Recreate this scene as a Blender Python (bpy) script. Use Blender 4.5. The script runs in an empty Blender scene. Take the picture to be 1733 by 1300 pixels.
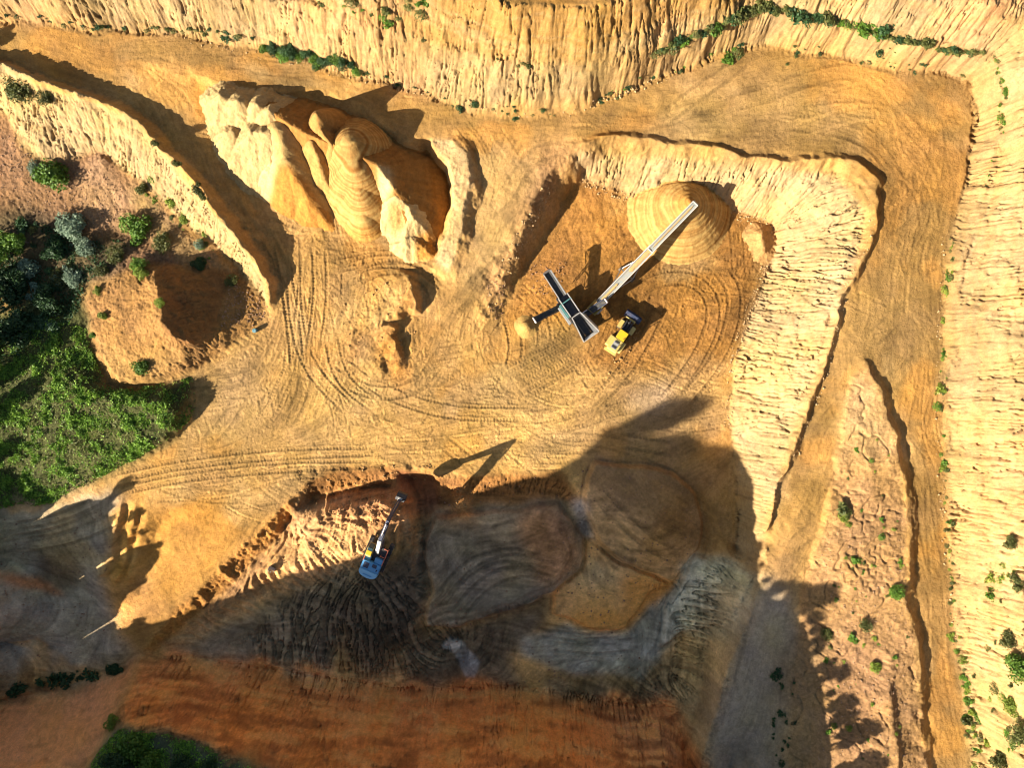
import bpy, bmesh, math, random
import numpy as np
from mathutils import Vector, Matrix, Euler

# ------------------------------------------------------------------ camera, sky, sun, exposure
SC = bpy.context.scene
COL = SC.collection
R = math.radians
CAM_H = 117.0
SUN_EL, SHADOW_AZ = 22.0, 31.0          # shadows fall towards +x, SHADOW_AZ above the x axis
cam_d = bpy.data.cameras.new("camera")
cam = bpy.data.objects.new("camera", cam_d)
COL.objects.link(cam)
cam.location = (0, 0, CAM_H)
cam.rotation_euler = (0, 0, 0)
cam_d.sensor_fit = 'HORIZONTAL'
cam_d.angle = 2 * math.atan(86.65 / CAM_H)
cam_d.clip_start = 1.0
cam_d.clip_end = 3000
SC.camera = cam

world = bpy.data.worlds.new("World")
SC.world = world
world.use_nodes = True
wn = world.node_tree.nodes
wl = world.node_tree.links
bg = wn["Background"]
sky = wn.new("ShaderNodeTexSky")
sky.sky_type = 'NISHITA'
sky.sun_disc = False
sky.sun_elevation = R(SUN_EL)
sky.sun_rotation = R(270 - SHADOW_AZ)
sky.altitude = 300
sky.air_density = 1.0
sky.dust_density = 1.8
wl.new(sky.outputs[0], bg.inputs[0])
bg.inputs[1].default_value = 0.05

sun_d = bpy.data.lights.new("sun", 'SUN')
sun = bpy.data.objects.new("sun", sun_d)
COL.objects.link(sun)
sun_d.energy = 5.0
sun_d.angle = R(0.5)
sun_d.color = (1.0, 0.92, 0.79)
_d = Vector((math.cos(R(SHADOW_AZ)) * math.cos(R(SUN_EL)), math.sin(R(SHADOW_AZ)) * math.cos(R(SUN_EL)), -math.sin(R(SUN_EL))))
sun.rotation_euler = _d.to_track_quat('-Z', 'Y').to_euler()
sun.location = (-80, -50, 80)

SC.view_settings.view_transform = 'Standard'
SC.view_settings.look = 'None'
SC.view_settings.exposure = 1.77
SC.view_settings.gamma = 1.0
SC.cycles.filter_width = 1.05

rng = np.random.default_rng(7)
random.seed(7)

# ------------------------------------------------------------------ numeric helpers
DX = 0.15
X0, X1, Y0, Y1 = -108.0, 96.0, -84.0, 76.0
NX = int((X1 - X0) / DX) + 1
NY = int((Y1 - Y0) / DX) + 1
gx = X0 + np.arange(NX) * DX
gy = Y0 + np.arange(NY) * DX


def w(px, py, z):
    """photo measurement (1733x1300) at height z -> metres on the ground plan"""
    k = (CAM_H - z) / CAM_H * 0.1
    return (px - 866.5) * k, (650.0 - py) * k


def smooth(a, b, x):
    t = np.clip((x - a) / (b - a), 0, 1)
    return t * t * (3 - 2 * t)


def vnoise(cell, seed, shape=None):
    """value noise in about -1..1 with a lattice step of `cell` grid cells"""
    ny, nx = shape or (NY, NX)
    r = np.random.default_rng(seed)
    my, mx = int(ny / cell) + 3, int(nx / cell) + 3
    L = r.uniform(-1, 1, (my, mx)).astype(np.float32)
    yy = np.arange(ny) / cell
    xx = np.arange(nx) / cell
    iy, ix = yy.astype(int), xx.astype(int)
    fy, fx = (yy - iy).astype(np.float32), (xx - ix).astype(np.float32)
    fy, fx = fy * fy * (3 - 2 * fy), fx * fx * (3 - 2 * fx)
    A = L[iy] * (1 - fy)[:, None] + L[iy + 1] * fy[:, None]
    return A[:, ix] * (1 - fx) + A[:, ix + 1] * fx


def fbm(cell, seed, octaves=4, gain=.5, shape=None):
    out, amp = 0, 1.0
    for k in range(octaves):
        if cell < 1.5:
            break
        out = out + vnoise(cell, seed + k * 17, shape) * amp
        cell /= 2.03
        amp *= gain
    return out


def blur(a, sig):
    """gaussian blur, sigma in cells"""
    if sig < .3:
        return a
    p = int(sig * 3) + 2
    b = np.pad(a, p, mode='edge').astype(np.float32)
    fy = np.fft.fftfreq(b.shape[0])[:, None]
    fx = np.fft.rfftfreq(b.shape[1])[None, :]
    g = np.exp(-2 * (math.pi * sig) ** 2 * (fy * fy + fx * fx))
    return np.fft.irfft2(np.fft.rfft2(b) * g, s=b.shape)[p:-p, p:-p].astype(np.float32)


def bil(a, fx, fy):
    fx = np.clip(fx, 0, a.shape[1] - 1.001)
    fy = np.clip(fy, 0, a.shape[0] - 1.001)
    ix, iy = fx.astype(np.int32), fy.astype(np.int32)
    tx, ty = fx - ix, fy - iy
    return ((a[iy, ix] * (1 - tx) + a[iy, ix + 1] * tx) * (1 - ty) + (a[iy + 1, ix] * (1 - tx) + a[iy + 1, ix + 1] * tx) * ty)


# ------------------------------------------------------------------ breaklines of the quarry: (photo x, photo y, height)
LINES = []


def L(*p):
    LINES.append([(*w(a, b, c), c) for a, b, c in p])


def LG(*p):
    """same, points given on the ground plan (height 0 scale)"""
    LINES.append([(*w(a, b, 0), c) for a, b, c in p])


def off(pts, dx, dy, dz):
    return [(a + dx, b + dy, c + dz) for a, b, c in pts]


# far surroundings, outside the picture
LG((-220, -120, 27), (300, -130, 30), (866, -130, 33), (1500, -120, 36), (1840, -110, 38))
LG((1840, -110, 38), (1850, 600, 37), (1850, 1500, 32))
LG((-220, -120, 27), (-220, 60, 9), (-220, 400, 2), (-220, 640, 1.5), (-220, 900, 3))
LG((-220, 900, 3), (-190, 950, 8.5), (-60, 978, 9.5), (-58, 1070, 12.5), (-62, 1110, 14), (-62, 1140, 14), (-64, 1165, 10.5), (-68, 1198, 9), (-74, 1212, 9), (-70, 1250, 8))  # unseen bank, its height and gap shaped to throw the lower left shadow
LG((-200, 1290, 12), (-161, 1340, 20), (-127, 1346, 29), (-80, 1348, 33.5), (-45, 1348, 40), (22, 1350, 43.5), (42, 1350, 48), (120, 1350, 48.5), (200, 1350, 47),
   (360, 1350, 46), (460, 1350, 42), (526, 1350, 37.5), (615, 1350, 36), (728, 1350, 34), (850, 1350, 30), (976, 1350, 25.5), (1128, 1350, 19.5), (1209, 1350, 15.5), (1300, 1350, 11.5), (1380, 1350, 10), (1500, 1350, 10), (1560, 1350, 10.4))  # unseen rim, heights shaped to cast the big shadow over the lower pit
LG((-200, 1480, 20), (100, 1480, 49), (360, 1480, 42), (850, 1480, 29), (1300, 1480, 12), (1500, 1480, 10))
# northern ring road, cliff foot, and the quarry's outer walls
RN = [(-180, 30, 4.4), (0, 28, 4.5), (150, 50, 4.6), (300, 60, 5), (420, 75, 5.5), (500, 100, 5.8), (600, 125, 6), (700, 150, 6.2), (800, 190, 6.8), (900, 193, 7.2),
      (1000, 180, 7.8), (1080, 150, 8.5), (1150, 115, 9.3), (1230, 85, 10), (1320, 80, 10.3), (1400, 95, 10.6), (1500, 115, 11), (1600, 124, 11.3), (1645, 140, 11.5),
      (1655, 200, 11.5), (1640, 300, 11.6), (1605, 400, 11.6), (1592, 550, 11.4), (1590, 700, 11), (1602, 900, 10.6), (1617, 1100, 10.3), (1642, 1300, 10), (1690, 1560, 10)]
L(*RN)
BEN = [(1060, 108, 14.9), (1150, 70, 15.2), (1200, 52, 15.3), (1290, 14, 15.8), (1400, 38, 15.6), (1500, 62, 15.5), (1600, 84, 15.5), (1665, 92, 15.5), (1688, 150, 15), (1688, 250, 14.4),
       (1668, 310, 14), (1648, 400, 13.2), (1622, 500, 12.5), (1612, 620, 12), (1612, 700, 11.6), (1622, 900, 11.2), (1636, 1100, 11), (1664, 1300, 10.8)]
L(*BEN)
L(*[(a + (4 if a < 1660 else 10), b - (9 if a < 1660 else 0), c + .4) for a, b, c in BEN])
L((-180, -24, 9), (0, -18, 9), (200, -20, 10), (400, -12, 12), (500, 8, 13.4), (613, 38, 14), (692, 60, 14), (770, 88, 14.3), (880, 106, 14.7), (960, 106, 15), (1020, 104, 15.1), (1060, 100, 15.2))
L((500, 3, 14.3), (613, 33, 14.3), (692, 55, 14.3), (770, 83, 14.5), (880, 101, 14.9), (960, 100, 15.2), (1020, 98, 15.3))
L((560, -60, 19), (700, -30, 20), (800, -8, 21), (860, 12, 22), (960, 15, 22), (1050, 15, 22), (1100, -5, 22), (1200, -50, 23.5))
L((700, -38, 20.4), (800, -16, 21.4), (860, 5, 22.4), (960, 8, 22.4), (1050, 8, 22.4), (1100, -12, 22.5))
L((1733, 330, 18), (1733, 450, 18.5), (1733, 600, 19), (1733, 900, 18.5), (1733, 1300, 17.5), (1760, 1560, 17))
L((1733, 20, 20.5), (1733, 100, 18.5), (1733, 330, 18))
L((1200, -60, 22), (1300, -60, 22), (1400, -60, 22), (1550, -40, 22), (1733, 20, 20.5))
LG((1660, -20, 27), (1664, 300, 26), (1664, 1300, 24))
# ridge on the left and the lane behind it
L((-180, 62, 4.3), (0, 60, 4.3), (200, 100, 4.4), (330, 120, 4.8))
CR = [(-180, 98, 6.4), (0, 106, 6.5), (60, 128, 6.5), (110, 151, 6.3), (180, 167, 6.2), (205, 185, 6.2), (250, 222, 5.9), (300, 285, 5.1), (350, 345, 4.3), (400, 400, 3.6), (430, 445, 2.9), (446, 480, 2.2), (452, 512, .9)]
L(*CR)
_cr = [(866.5 + (a - 866.5) * (CAM_H - c) / CAM_H, 650 + (b - 650) * (CAM_H - c) / CAM_H) for a, b, c in CR]
LG(*[(x + 9, y - 9, z) for (x, y), z in zip(_cr, (4.1, 4.1, 4.1, 4.0, 4.0, 3.95, 3.7, 2.9, 1.9, 1.0, .4, .15, .05))])
L((-180, 130, .5), (-60, 150, .3), (12, 190, 0), (40, 250, -.5), (70, 272, -1), (138, 268, -1), (168, 252, -.4), (232, 302, -1), (290, 362, -1.5), (350, 403, -1.5), (402, 452, -1), (438, 500, -.2), (446, 524, 0))
L((-100, 300, -1), (0, 330, -2.5), (100, 370, -3), (200, 400, -2.6), (270, 420, -1.6))
L((168, 262, .3), (175, 300, -1.1)); L((120, 350, -2.8), (235, 350, -2.4))
L((-120, 450, -3), (60, 450, -3.5), (130, 480, -3)); L((-100, 600, -1.5), (20, 620, -2))
# earth mound
L((258, 452, .6), (262, 482, 3.9), (266, 520, 4.9), (270, 550, 5.0), (288, 572, 4.7), (308, 584, 4.1))
L((262, 444, -.6), (330, 450, -.8), (396, 466, -.4), (372, 522, .4), (356, 562, 1.3), (314, 592, 3.2))
L((140, 500, -2), (152, 560, -2), (163, 610, -1.6), (183, 656, -1), (215, 660, -1), (262, 652, -.4), (300, 636, 0), (342, 622, 0), (380, 592, 0), (420, 566, 0), (446, 535, 0))
L((150, 505, -.9), (162, 558, -.4), (175, 608, .3), (195, 645, 1.0), (215, 646, 1.4), (255, 638, 1.5), (296, 624, 1.2), (335, 610, .9), (375, 582, .8))
L((205, 470, 0), (190, 520, 1.0), (200, 580, 1.6), (250, 610, 2.2))
# green hill
L((30, 640, -1), (100, 640, .3), (200, 690, 1.8), (262, 682, 2.7), (296, 700, 2.6), (292, 728, 2)); L((60, 790, -.4), (150, 770, .6), (230, 755, 1.2), (285, 738, 1.6))
L((316, 640, -.2), (340, 662, -.3), (328, 700, -.2), (308, 748, 0), (200, 795, -.3), (150, 818, -.8), (100, 850, -1.4), (-10, 880, -2.2), (-120, 900, -2.5))
# lane, ramp and pocket
L((255, 112, 4.5), (258, 160, 4.1), (300, 220, 3.5), (350, 280, 2.5), (400, 340, 1.4), (440, 400, .5), (470, 450, .1))
L((330, 126, 4.8), (400, 145, 5.1), (470, 157, 5.3), (560, 156, 5.5), (612, 172, 5.6), (655, 218, 5.8), (692, 243, 5.9), (722, 226, 6.1), (770, 228, 6.3))
L((330, 135, 4.4), (360, 200, 3.0), (395, 290, 1.4), (430, 360, .5))
L((400, 160, 3.6), (480, 185, 3.3), (560, 195, 3.4), (630, 235, 2.6), (690, 285, 1.4), (725, 300, .9))
L((650, 330, .6), (700, 350, .4)); L((450, 400, .1), (560, 400, 0), (700, 420, .1))
L((728, 242, 6.2), (752, 272, 6.3), (763, 318, 5.9), (762, 358, 5.2), (752, 408, 4), (742, 446, 2))
L((766, 236, 7.0), (793, 262, 6.9), (797, 300, 6.4), (784, 350, 5.7), (774, 400, 4.5), (758, 460, 2))
L((716, 252, 3), (745, 300, .8), (754, 340, .5), (748, 392, .4), (735, 430, .3))
L((800, 234, 6.4), (818, 290, 5.3), (810, 350, 4.2), (792, 410, 3), (778, 452, 2.0), (764, 486, 1.0))
L((860, 230, 6.5), (852, 320, 5), (822, 400, 3.2), (792, 480, 1.5), (764, 560, .2))
# loader pit
CT = [(985, 240, 7.7), (1040, 238, 7.9), (1120, 240, 8.2), (1200, 245, 8.7), (1250, 262, 9.1), (1330, 270, 9.5), (1400, 275, 10), (1450, 268, 10.4), (1480, 305, 10.8), (1484, 345, 11.1), (1480, 385, 11.2), (1443, 455, 11), (1423, 520, 10.8),
      (1404, 600, 10.1), (1372, 680, 9.4), (1342, 760, 8.6), (1312, 840, 7.7), (1293, 900, 6.9)]
L(*off(CT, 0, 0, .75))
L(*[(a + (9 if a > 1440 or b > 300 else 0), b - (0 if b > 300 else 9), c) for a, b, c in CT])
L((985, 262, 7.1), (1040, 256, 7.0), (1120, 264, 7.0), (1200, 275, 7.2), (1260, 285, 7.8), (1340, 290, 8.4), (1410, 292, 9.2), (1425, 325, 10), (1455, 345, 10.6), (1462, 385, 10.7), (1428, 450, 10.4), (1410, 520, 10.2), (1392, 600, 9.6),
  (1360, 680, 8.9), (1332, 760, 8.0), (1302, 840, 7.0), (1282, 900, 6.2))
L((976, 292, 1.2), (1000, 308, .7), (1050, 325, .3), (1085, 345, 0), (1150, 350, .1), (1230, 352, .3), (1300, 378, .5), (1308, 400, .5), (1300, 450, .3), (1270, 530, .2), (1245, 600, .1), (1235, 660, 0), (1238, 720, -.1), (1246, 800, -.6), (1250, 860, -1.2), (1242, 930, -1.2))
L((966, 266, 6.4), (930, 290, 5.7), (903, 330, 4.9), (880, 390, 3.9), (858, 440, 2.7), (838, 490, 1.6), (822, 530, .5))
L((984, 292, 1.4), (962, 322, .4), (936, 366, .2), (915, 412, .1), (893, 448, 0), (868, 500, 0), (846, 545, 0))
L((990, 400, .1), (1050, 550, 0), (1180, 480, .1), (1150, 620, 0)); L((1260, 480, .2), (1200, 600, 0))
# central floor
L((480, 505, 0), (500, 600, 0), (420, 700, 0), (330, 770, 0)); L((560, 700, .1), (700, 720, .1), (900, 690, 0), (1200, 620, 0)); L((620, 440, 0), (740, 470, .3))
L((860, 560, .1), (900, 620, .1), (980, 640, 0)); L((1000, 740, 0), (1180, 700, 0))
L((575, 540, .1), (640, 505, .9), (688, 466, 1.5), (698, 492, 1.9), (704, 512, 2.0), (702, 527, 1.9), (672, 529, 1.7), (650, 532, 1.4)); L((700, 458, .5), (708, 488, .2), (718, 512, .1), (712, 534, .1), (680, 541, .1), (652, 540, .5))
L((585, 575, .2), (632, 548, 1.0), (650, 544, 1.3), (668, 545, 1.5), (673, 557, 1.4), (664, 561, 1.2)); L((676, 546, .2), (680, 556, .2), (668, 566, .2)); L((640, 566, .9), (664, 572, 1.3), (668, 586, 1.2), (676, 600, .9), (680, 616, .6)); L((674, 570, .1), (680, 586, .1), (690, 618, 0)); L((600, 640, .1), (660, 650, 0), (740, 600, 0))
L((640, 600, .7), (655, 625, .5)); L((650, 600, .25), (664, 628, .1))
# lower-left slope and spur
L((260, 850, 0), (330, 862, -.1), (430, 870, -.1), (480, 852, -.1)); L((480, 852, -.1), (440, 902, -.5), (382, 962, -1.2), (322, 1012, -2), (250, 1085, -3.2), (232, 1105, -3.3))
L((496, 868, -2), (452, 930, -2.4), (400, 980, -2.8), (345, 1030, -3.2), (262, 1100, -4))
L((204, 843, -.1), (200, 880, .1), (186, 930, -.6), (172, 975, -1.3)); L((213, 852, -.6), (214, 885, -.9), (200, 935, -1.4), (182, 985, -2.3)); L((226, 850, -.2), (226, 885, -.2), (212, 930, -.9), (196, 985, -1.6))
L((236, 860, -.6), (237, 890, -.9), (222, 938, -1.6), (206, 990, -2.3)); L((250, 860, -.1), (247, 890, -.2), (232, 932, -1.0), (214, 985, -1.7)); L((276, 880, -.9), (258, 950, -2.0), (240, 1000, -2.7)); L((300, 930, -1), (230, 1050, -3))
L((-120, 960, -3), (60, 960, -3.2), (150, 1000, -3.2), (215, 1090, -3.5)); L((-120, 1080, -3.5), (100, 1090, -3.6)); L((60, 900, -2.4), (160, 890, -1.4))
L((-150, 1200, -3), (0, 1185, -3.2), (110, 1160, -3.3), (205, 1130, -3.4), (236, 1106, -3.4)); L((-150, 1310, 6), (0, 1300, 5.5), (80, 1290, 5))
SP = [(236, 1110, -3.2), (218, 1150, -.5), (200, 1190, 2.2), (196, 1212, 3.8), (180, 1235, 4.6), (160, 1262, 5.4), (138, 1296, 6.4), (100, 1350, 8.4)]
L(*SP)
# big face at the bottom
L((244, 1112, -4), (330, 1115, -4.2), (420, 1130, -4.4), (470, 1135, -4.6), (560, 1150, -4.7), (650, 1166, -4.8), (750, 1170, -5), (850, 1170, -5.2), (950, 1180, -5), (1040, 1195, -4.8), (1110, 1200, -4), (1150, 1220, -2.5), (1170, 1300, 1.5))
TP = [(205, 1222, 6), (240, 1226, 6.6), (290, 1238, 7.6), (340, 1256, 8.2), (380, 1272, 8.7), (450, 1302, 9.8), (600, 1370, 15), (800, 1420, 19), (1000, 1410, 17), (1150, 1380, 11)]
L(*TP)
L((205, 1290, 7.2), (300, 1310, 8.6), (400, 1330, 10))
# lower pit
L((480, 852, -.1), (500, 832, 0), (530, 808, 0), (600, 800, 0), (650, 792, 0), (700, 800, 0), (745, 806, 0), (800, 800, 0), (880, 798, 0), (955, 800, 0), (985, 830, -.3))
L((520, 846, -2.6), (560, 832, -2.8), (620, 826, -2.8), (660, 824, -3)); L((690, 812, -2.6), (735, 826, -2.8), (745, 860, -3)); L((750, 840, -3), (850, 838, -3), (930, 835, -2.6), (966, 850, -2.2))
L((505, 892, 1.0), (560, 866, 1.9), (640, 848, 2.0), (688, 862, 1.2)); L((520, 915, .3), (570, 900, 1.1), (650, 880, 1.5)); L((600, 940, 1.3), (640, 900, 1.4), (660, 930, 1.5), (620, 985, 1.1)); L((690, 880, .4), (700, 920, .6), (690, 980, -.2)); L((700, 850, -2.2), (725, 900, -2.6), (720, 960, -2.8))
L((360, 1040, -2.7), (450, 960, -1.7), (500, 940, -.6), (560, 960, .3)); L((430, 1040, -2.6), (520, 1020, -1.6), (600, 1020, -.4), (680, 1030, -1.4)); L((440, 1100, -4), (560, 1100, -3.6), (660, 1110, -3.8))
L((740, 900, -2.4), (820, 960, -2), (900, 940, -2), (960, 930, -1.9), (940, 980, -2.2), (860, 1010, -2.5), (770, 1040, -3))
L((990, 880, -3.2), (992, 940, -3.3), (950, 1000, -3.7), (880, 1030, -4.2), (770, 1070, -4.7)); L((755, 1100, -5.2), (830, 1140, -5.3)); L((900, 1100, -4.8), (1000, 1120, -5), (1090, 1120, -4.8))
L((985, 850, -.6), (1010, 910, -1.6), (1060, 955, -2), (1130, 985, -2.2), (1180, 930, -2.0), (1184, 880, -1.7), (1172, 830, -1.2)); L((1050, 800, -.3), (1130, 810, -.6), (1100, 880, -.9)); L((1200, 830, -1.5), (1200, 900, -2.2), (1190, 945, -2.6))
L((930, 1040, -3.5), (1000, 1060, -3.6), (1060, 1060, -3.7), (1100, 1000, -3.4), (1130, 990, -3.2)); L((920, 1066, -4.2), (1000, 1082, -4.5), (1070, 1078, -4.5), (1110, 1020, -4.2))
L((1180, 950, -2.2), (1150, 1010, -3.8), (1150, 1080, -4.5), (1140, 1150, -4.5))
WE = [(1294, 930, 6.6), (1292, 975, 6.1), (1284, 1010, 5.8), (1250, 1085, 5.3), (1226, 1150, 5), (1206, 1220, 4.8), (1184, 1310, 4.6)]
L(*WE)
L((1230, 930, -.2), (1212, 990, -.2), (1200, 1080, -1.2), (1185, 1150, -1.5), (1170, 1220, 0))
# right hand roads and the island between them
L((1560, 200, 11), (1540, 350, 11.3), (1520, 480, 11.3), (1500, 580, 11.2)); L((1450, 560, 11), (1420, 680, 9.9), (1385, 780, 8.9), (1350, 880, 8), (1320, 980, 6.5), (1300, 1080, 5.8), (1270, 1180, 5.2), (1240, 1310, 4.8))
IS = [(1466, 612, 11.4), (1490, 660, 11.85), (1514, 740, 11.6), (1530, 830, 11.4), (1535, 920, 11.2), (1534, 1000, 11.1), (1547, 1100, 11.0), (1560, 1200, 10.9), (1571, 1330, 10.8)]
L(*IS)
L((1474, 606, 11.1), (1500, 655, 10.9), (1527, 740, 10.7), (1543, 830, 10.5), (1548, 920, 10.3), (1549, 1000, 10.2), (1561, 1100, 10.1), (1574, 1200, 10), (1585, 1330, 9.9))
L((1580, 700, 11), (1588, 900, 10.5), (1600, 1100, 10.2), (1622, 1320, 9.9))
L((1446, 645, 10.7), (1428, 720, 10.2), (1416, 800, 9.6), (1392, 900, 8.6), (1368, 1000, 7.4), (1376, 1100, 7.3), (1370, 1200, 7.1), (1355, 1330, 6.9))
L((1440, 640, 10.4), (1420, 720, 9.7), (1408, 800, 8.9), (1384, 900, 7.9), (1352, 1000, 6.6), (1345, 1100, 6.3), (1335, 1200, 6.2), (1320, 1330, 6.1))
L((1450, 700, 10.9), (1480, 800, 11.0), (1450, 950, 9.9), (1440, 1100, 9.3), (1460, 1300, 9.4))
L((1512, 1130, 11.1), (1522, 1200, 10.9), (1535, 1320, 10.9)); L((1502, 1130, 11.3), (1512, 1200, 11.4), (1526, 1320, 11.3)); L((1378, 1040, 7.6), (1440, 1080, 9.7), (1510, 1120, 11.2)); L((1384, 1052, 7.3), (1430, 1092, 8.9), (1500, 1132, 10.5))

# ------------------------------------------------------------------ solve the height field
fixed = np.zeros((NY, NX), bool)
fval = np.zeros((NY, NX), np.float64)
for ln in LINES:
    for (x0, y0, z0), (x1, y1, z1) in zip(ln[:-1], ln[1:]):
        n = max(2, int(math.hypot(x1 - x0, y1 - y0) / DX * 2.5))
        t = np.linspace(0, 1, n)
        ix = np.rint((x0 + (x1 - x0) * t - X0) / DX).astype(int)
        iy = np.rint((y0 + (y1 - y0) * t - Y0) / DX).astype(int)
        z = z0 + (z1 - z0) * t
        for ox, oy in ((0, 0), (1, 0)):
            ok = (ix + ox >= 0) & (ix + ox < NX) & (iy + oy >= 0) & (iy + oy < NY)
            fixed[iy[ok] + oy, ix[ok] + ox] = True
            fval[iy[ok] + oy, ix[ok] + ox] = z[ok]


def relax(h, f, v, n):
    for _ in range(n):
        p = np.pad(h, 1, mode='edge')
        h = .25 * (p[:-2, 1:-1] + p[2:, 1:-1] + p[1:-1, :-2] + p[1:-1, 2:])
        h[f] = v[f]
    return h


pyr = [(fixed, fval)]
while min(pyr[-1][0].shape) > 24:
    f, v = pyr[-1]
    ny, nx = (f.shape[0] + 1) // 2 * 2, (f.shape[1] + 1) // 2 * 2
    fp = np.zeros((ny, nx)); vp = np.zeros((ny, nx))
    fp[:f.shape[0], :f.shape[1]] = f
    vp[:f.shape[0], :f.shape[1]] = np.where(f, v, 0)
    fs = fp.reshape(ny // 2, 2, nx // 2, 2).sum((1, 3))
    vs = vp.reshape(ny // 2, 2, nx // 2, 2).sum((1, 3))
    pyr.append((fs > 0, np.where(fs > 0, vs / np.maximum(fs, 1), 0)))
h = np.full(pyr[-1][0].shape, pyr[-1][1][pyr[-1][0]].mean())
h[pyr[-1][0]] = pyr[-1][1][pyr[-1][0]]
h = relax(h, *pyr[-1], 400)
for k in range(len(pyr) - 2, -1, -1):
    f, v = pyr[k]
    yy, xx = np.meshgrid((np.arange(f.shape[0]) - .5) / 2, (np.arange(f.shape[1]) - .5) / 2, indexing='ij')
    h = bil(h, np.maximum(xx, 0), np.maximum(yy, 0))
    h[f] = v[f]
    h = relax(h, f, v, 40 if k == 0 else 120)

GX, GY = np.meshgrid(np.arange(NX, dtype=np.float32), np.arange(NY, dtype=np.float32))
# nothing dug by machines has ruled edges: shift the surface sideways a little
wx = fbm(24, 11, 5, .6) * .5 / DX + vnoise(70, 5) * .5 / DX
wy = fbm(24, 91, 5, .6) * .5 / DX + vnoise(70, 6) * .5 / DX
H0 = blur(bil(h.astype(np.float32), GX + wx, GY + wy), .8)
XW = X0 + GX * DX
YW = Y0 + GY * DX


def plan(Hm):
    k = CAM_H / (CAM_H - np.minimum(Hm, 90)) * 10
    return 866.5 + XW * k, 650.0 - YW * k


PX, PY = plan(H0)
WX1, WY1 = fbm(30, 301, 4) * 5, fbm(30, 401, 4) * 5


def inside(poly, qx, qy):
    res = np.zeros(qx.shape, bool)
    n = len(poly)
    for i in range(n):
        x0, y0 = poly[i]
        x1, y1 = poly[(i + 1) % n]
        if y0 == y1:
            continue
        c = (y0 > qy) != (y1 > qy)
        res ^= c & (qx < (x1 - x0) * (qy - y0) / (y1 - y0) + x0)
    return res


def zone(poly, feather=1.0, warp=1.0):
    """0..1 mask of a patch of ground, its outline measured on the photograph; feather in metres"""
    qx, qy = PX + WX1 * warp, PY + WY1 * warp
    xs = [p[0] for p in poly]; ys = [p[1] for p in poly]
    bb = (qx > min(xs) - 2) & (qx < max(xs) + 2) & (qy > min(ys) - 2) & (qy < max(ys) + 2)
    m = np.zeros(qx.shape, np.float32)
    m[bb] = inside(poly, qx[bb], qy[bb])
    return np.clip(blur(m, feather / DX * .5), 0, 1)


def lic(u, v, noise, n, step=1.0):
    """smear noise along the direction field (u, v)"""
    acc = noise.copy()
    iu, iv = np.rint(GX).astype(np.int32), np.rint(GY).astype(np.int32)
    for s in (1, -1):
        x, y = GX.copy(), GY.copy()
        pu, pv = u * s, v * s
        for _ in range(n):
            x = np.clip(x + pu * step, 0, NX - 1)
            y = np.clip(y + pv * step, 0, NY - 1)
            ix, iy = np.rint(x).astype(np.int32), np.rint(y).astype(np.int32)
            acc += noise[iy, ix]
            a, b = u[iy, ix], v[iy, ix]
            sg = np.where(a * pu + b * pv < 0, -1, 1).astype(np.float32)
            pu, pv = a * sg, b * sg
    acc -= acc.mean()
    return acc / acc.std()


white = rng.standard_normal((NY, NX)).astype(np.float32)
Hs = blur(H0, 5)
dhy, dhx = np.gradient(Hs, DX)
slope = np.hypot(dhx, dhy)
un, vn = dhx / (slope + 1e-6), dhy / (slope + 1e-6)
gul = lic(un, vn, blur(white, 1.0) * .7 + blur(rng.standard_normal((NY, NX)).astype(np.float32), 1.6) * .7, 16)                     # down-slope runnels
gul_l = lic(un, vn, blur(rng.standard_normal((NY, NX)).astype(np.float32), 2.6), 20)
stra = lic(-vn, un, blur(white[::-1, ::-1].copy(), 1.2), 22)  # along-slope layering

stra_f = lic(-vn, un, blur(rng.standard_normal((NY, NX)).astype(np.float32), .6), 12)
# direction in which vehicles drive, from flow lines
FLOW = [[(-100, 60), (300, 95), (600, 150), (860, 215), (1200, 190), (1480, 180), (1560, 300), (1520, 480), (1545, 800), (1610, 1300)],
        [(1500, 550), (1420, 700), (1345, 900), (1290, 1080), (1230, 1300)], [(860, 230), (835, 380), (790, 500), (700, 640), (520, 750), (200, 810), (0, 900), (-100, 950)],
        [(250, 110), (330, 250), (420, 400), (470, 500), (500, 620), (460, 700), (330, 780)], [(590, 400), (600, 480), (560, 620)], [(480, 400), (500, 520), (510, 640)],
        [(620, 440), (700, 440), (760, 490)], [(1000, 640), (1100, 640), (1200, 560), (1250, 470), (1180, 450), (1090, 480)], [(1000, 700), (1120, 560), (1130, 500)], [(1000, 650), (900, 680), (650, 720), (400, 780)],
        [(860, 620), (980, 570)], [(820, 520), (850, 620), (900, 680)], [(1280, 400), (1240, 560), (1150, 680), (1000, 740)], [(1000, 320), (960, 420), (890, 520)], [(480, 830), (380, 940), (300, 1010)], [(430, 1010), (600, 950)],
        [(1000, 800), (1100, 920), (1180, 950)], [(760, 1020), (820, 940), (920, 960)], [(0, 950), (150, 1000)], [(1300, 1000), (1280, 1200)], [(650, 560), (700, 480)], [(420, 640), (330, 700)]]
cy, cx = np.meshgrid(np.arange(0, NY, 8), np.arange(0, NX, 8), indexing='ij')
qx, qy = PX[cy, cx], PY[cy, cx]
A = np.zeros(qx.shape); B = np.zeros(qx.shape)
for ln in FLOW:
    for (x0, y0), (x1, y1) in zip(ln[:-1], ln[1:]):
        n = max(2, int(math.hypot(x1 - x0, y1 - y0) / 12))
        th = math.atan2(-(y1 - y0), x1 - x0) * 2
        for t in np.linspace(0, 1, n):
            d2 = (qx - x0 - (x1 - x0) * t) ** 2 + (qy - y0 - (y1 - y0) * t) ** 2 + 200
            wt = 1 / d2 ** 1.6
            A += wt * math.cos(th); B += wt * math.sin(th)
th = np.arctan2(B, A) / 2
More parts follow.
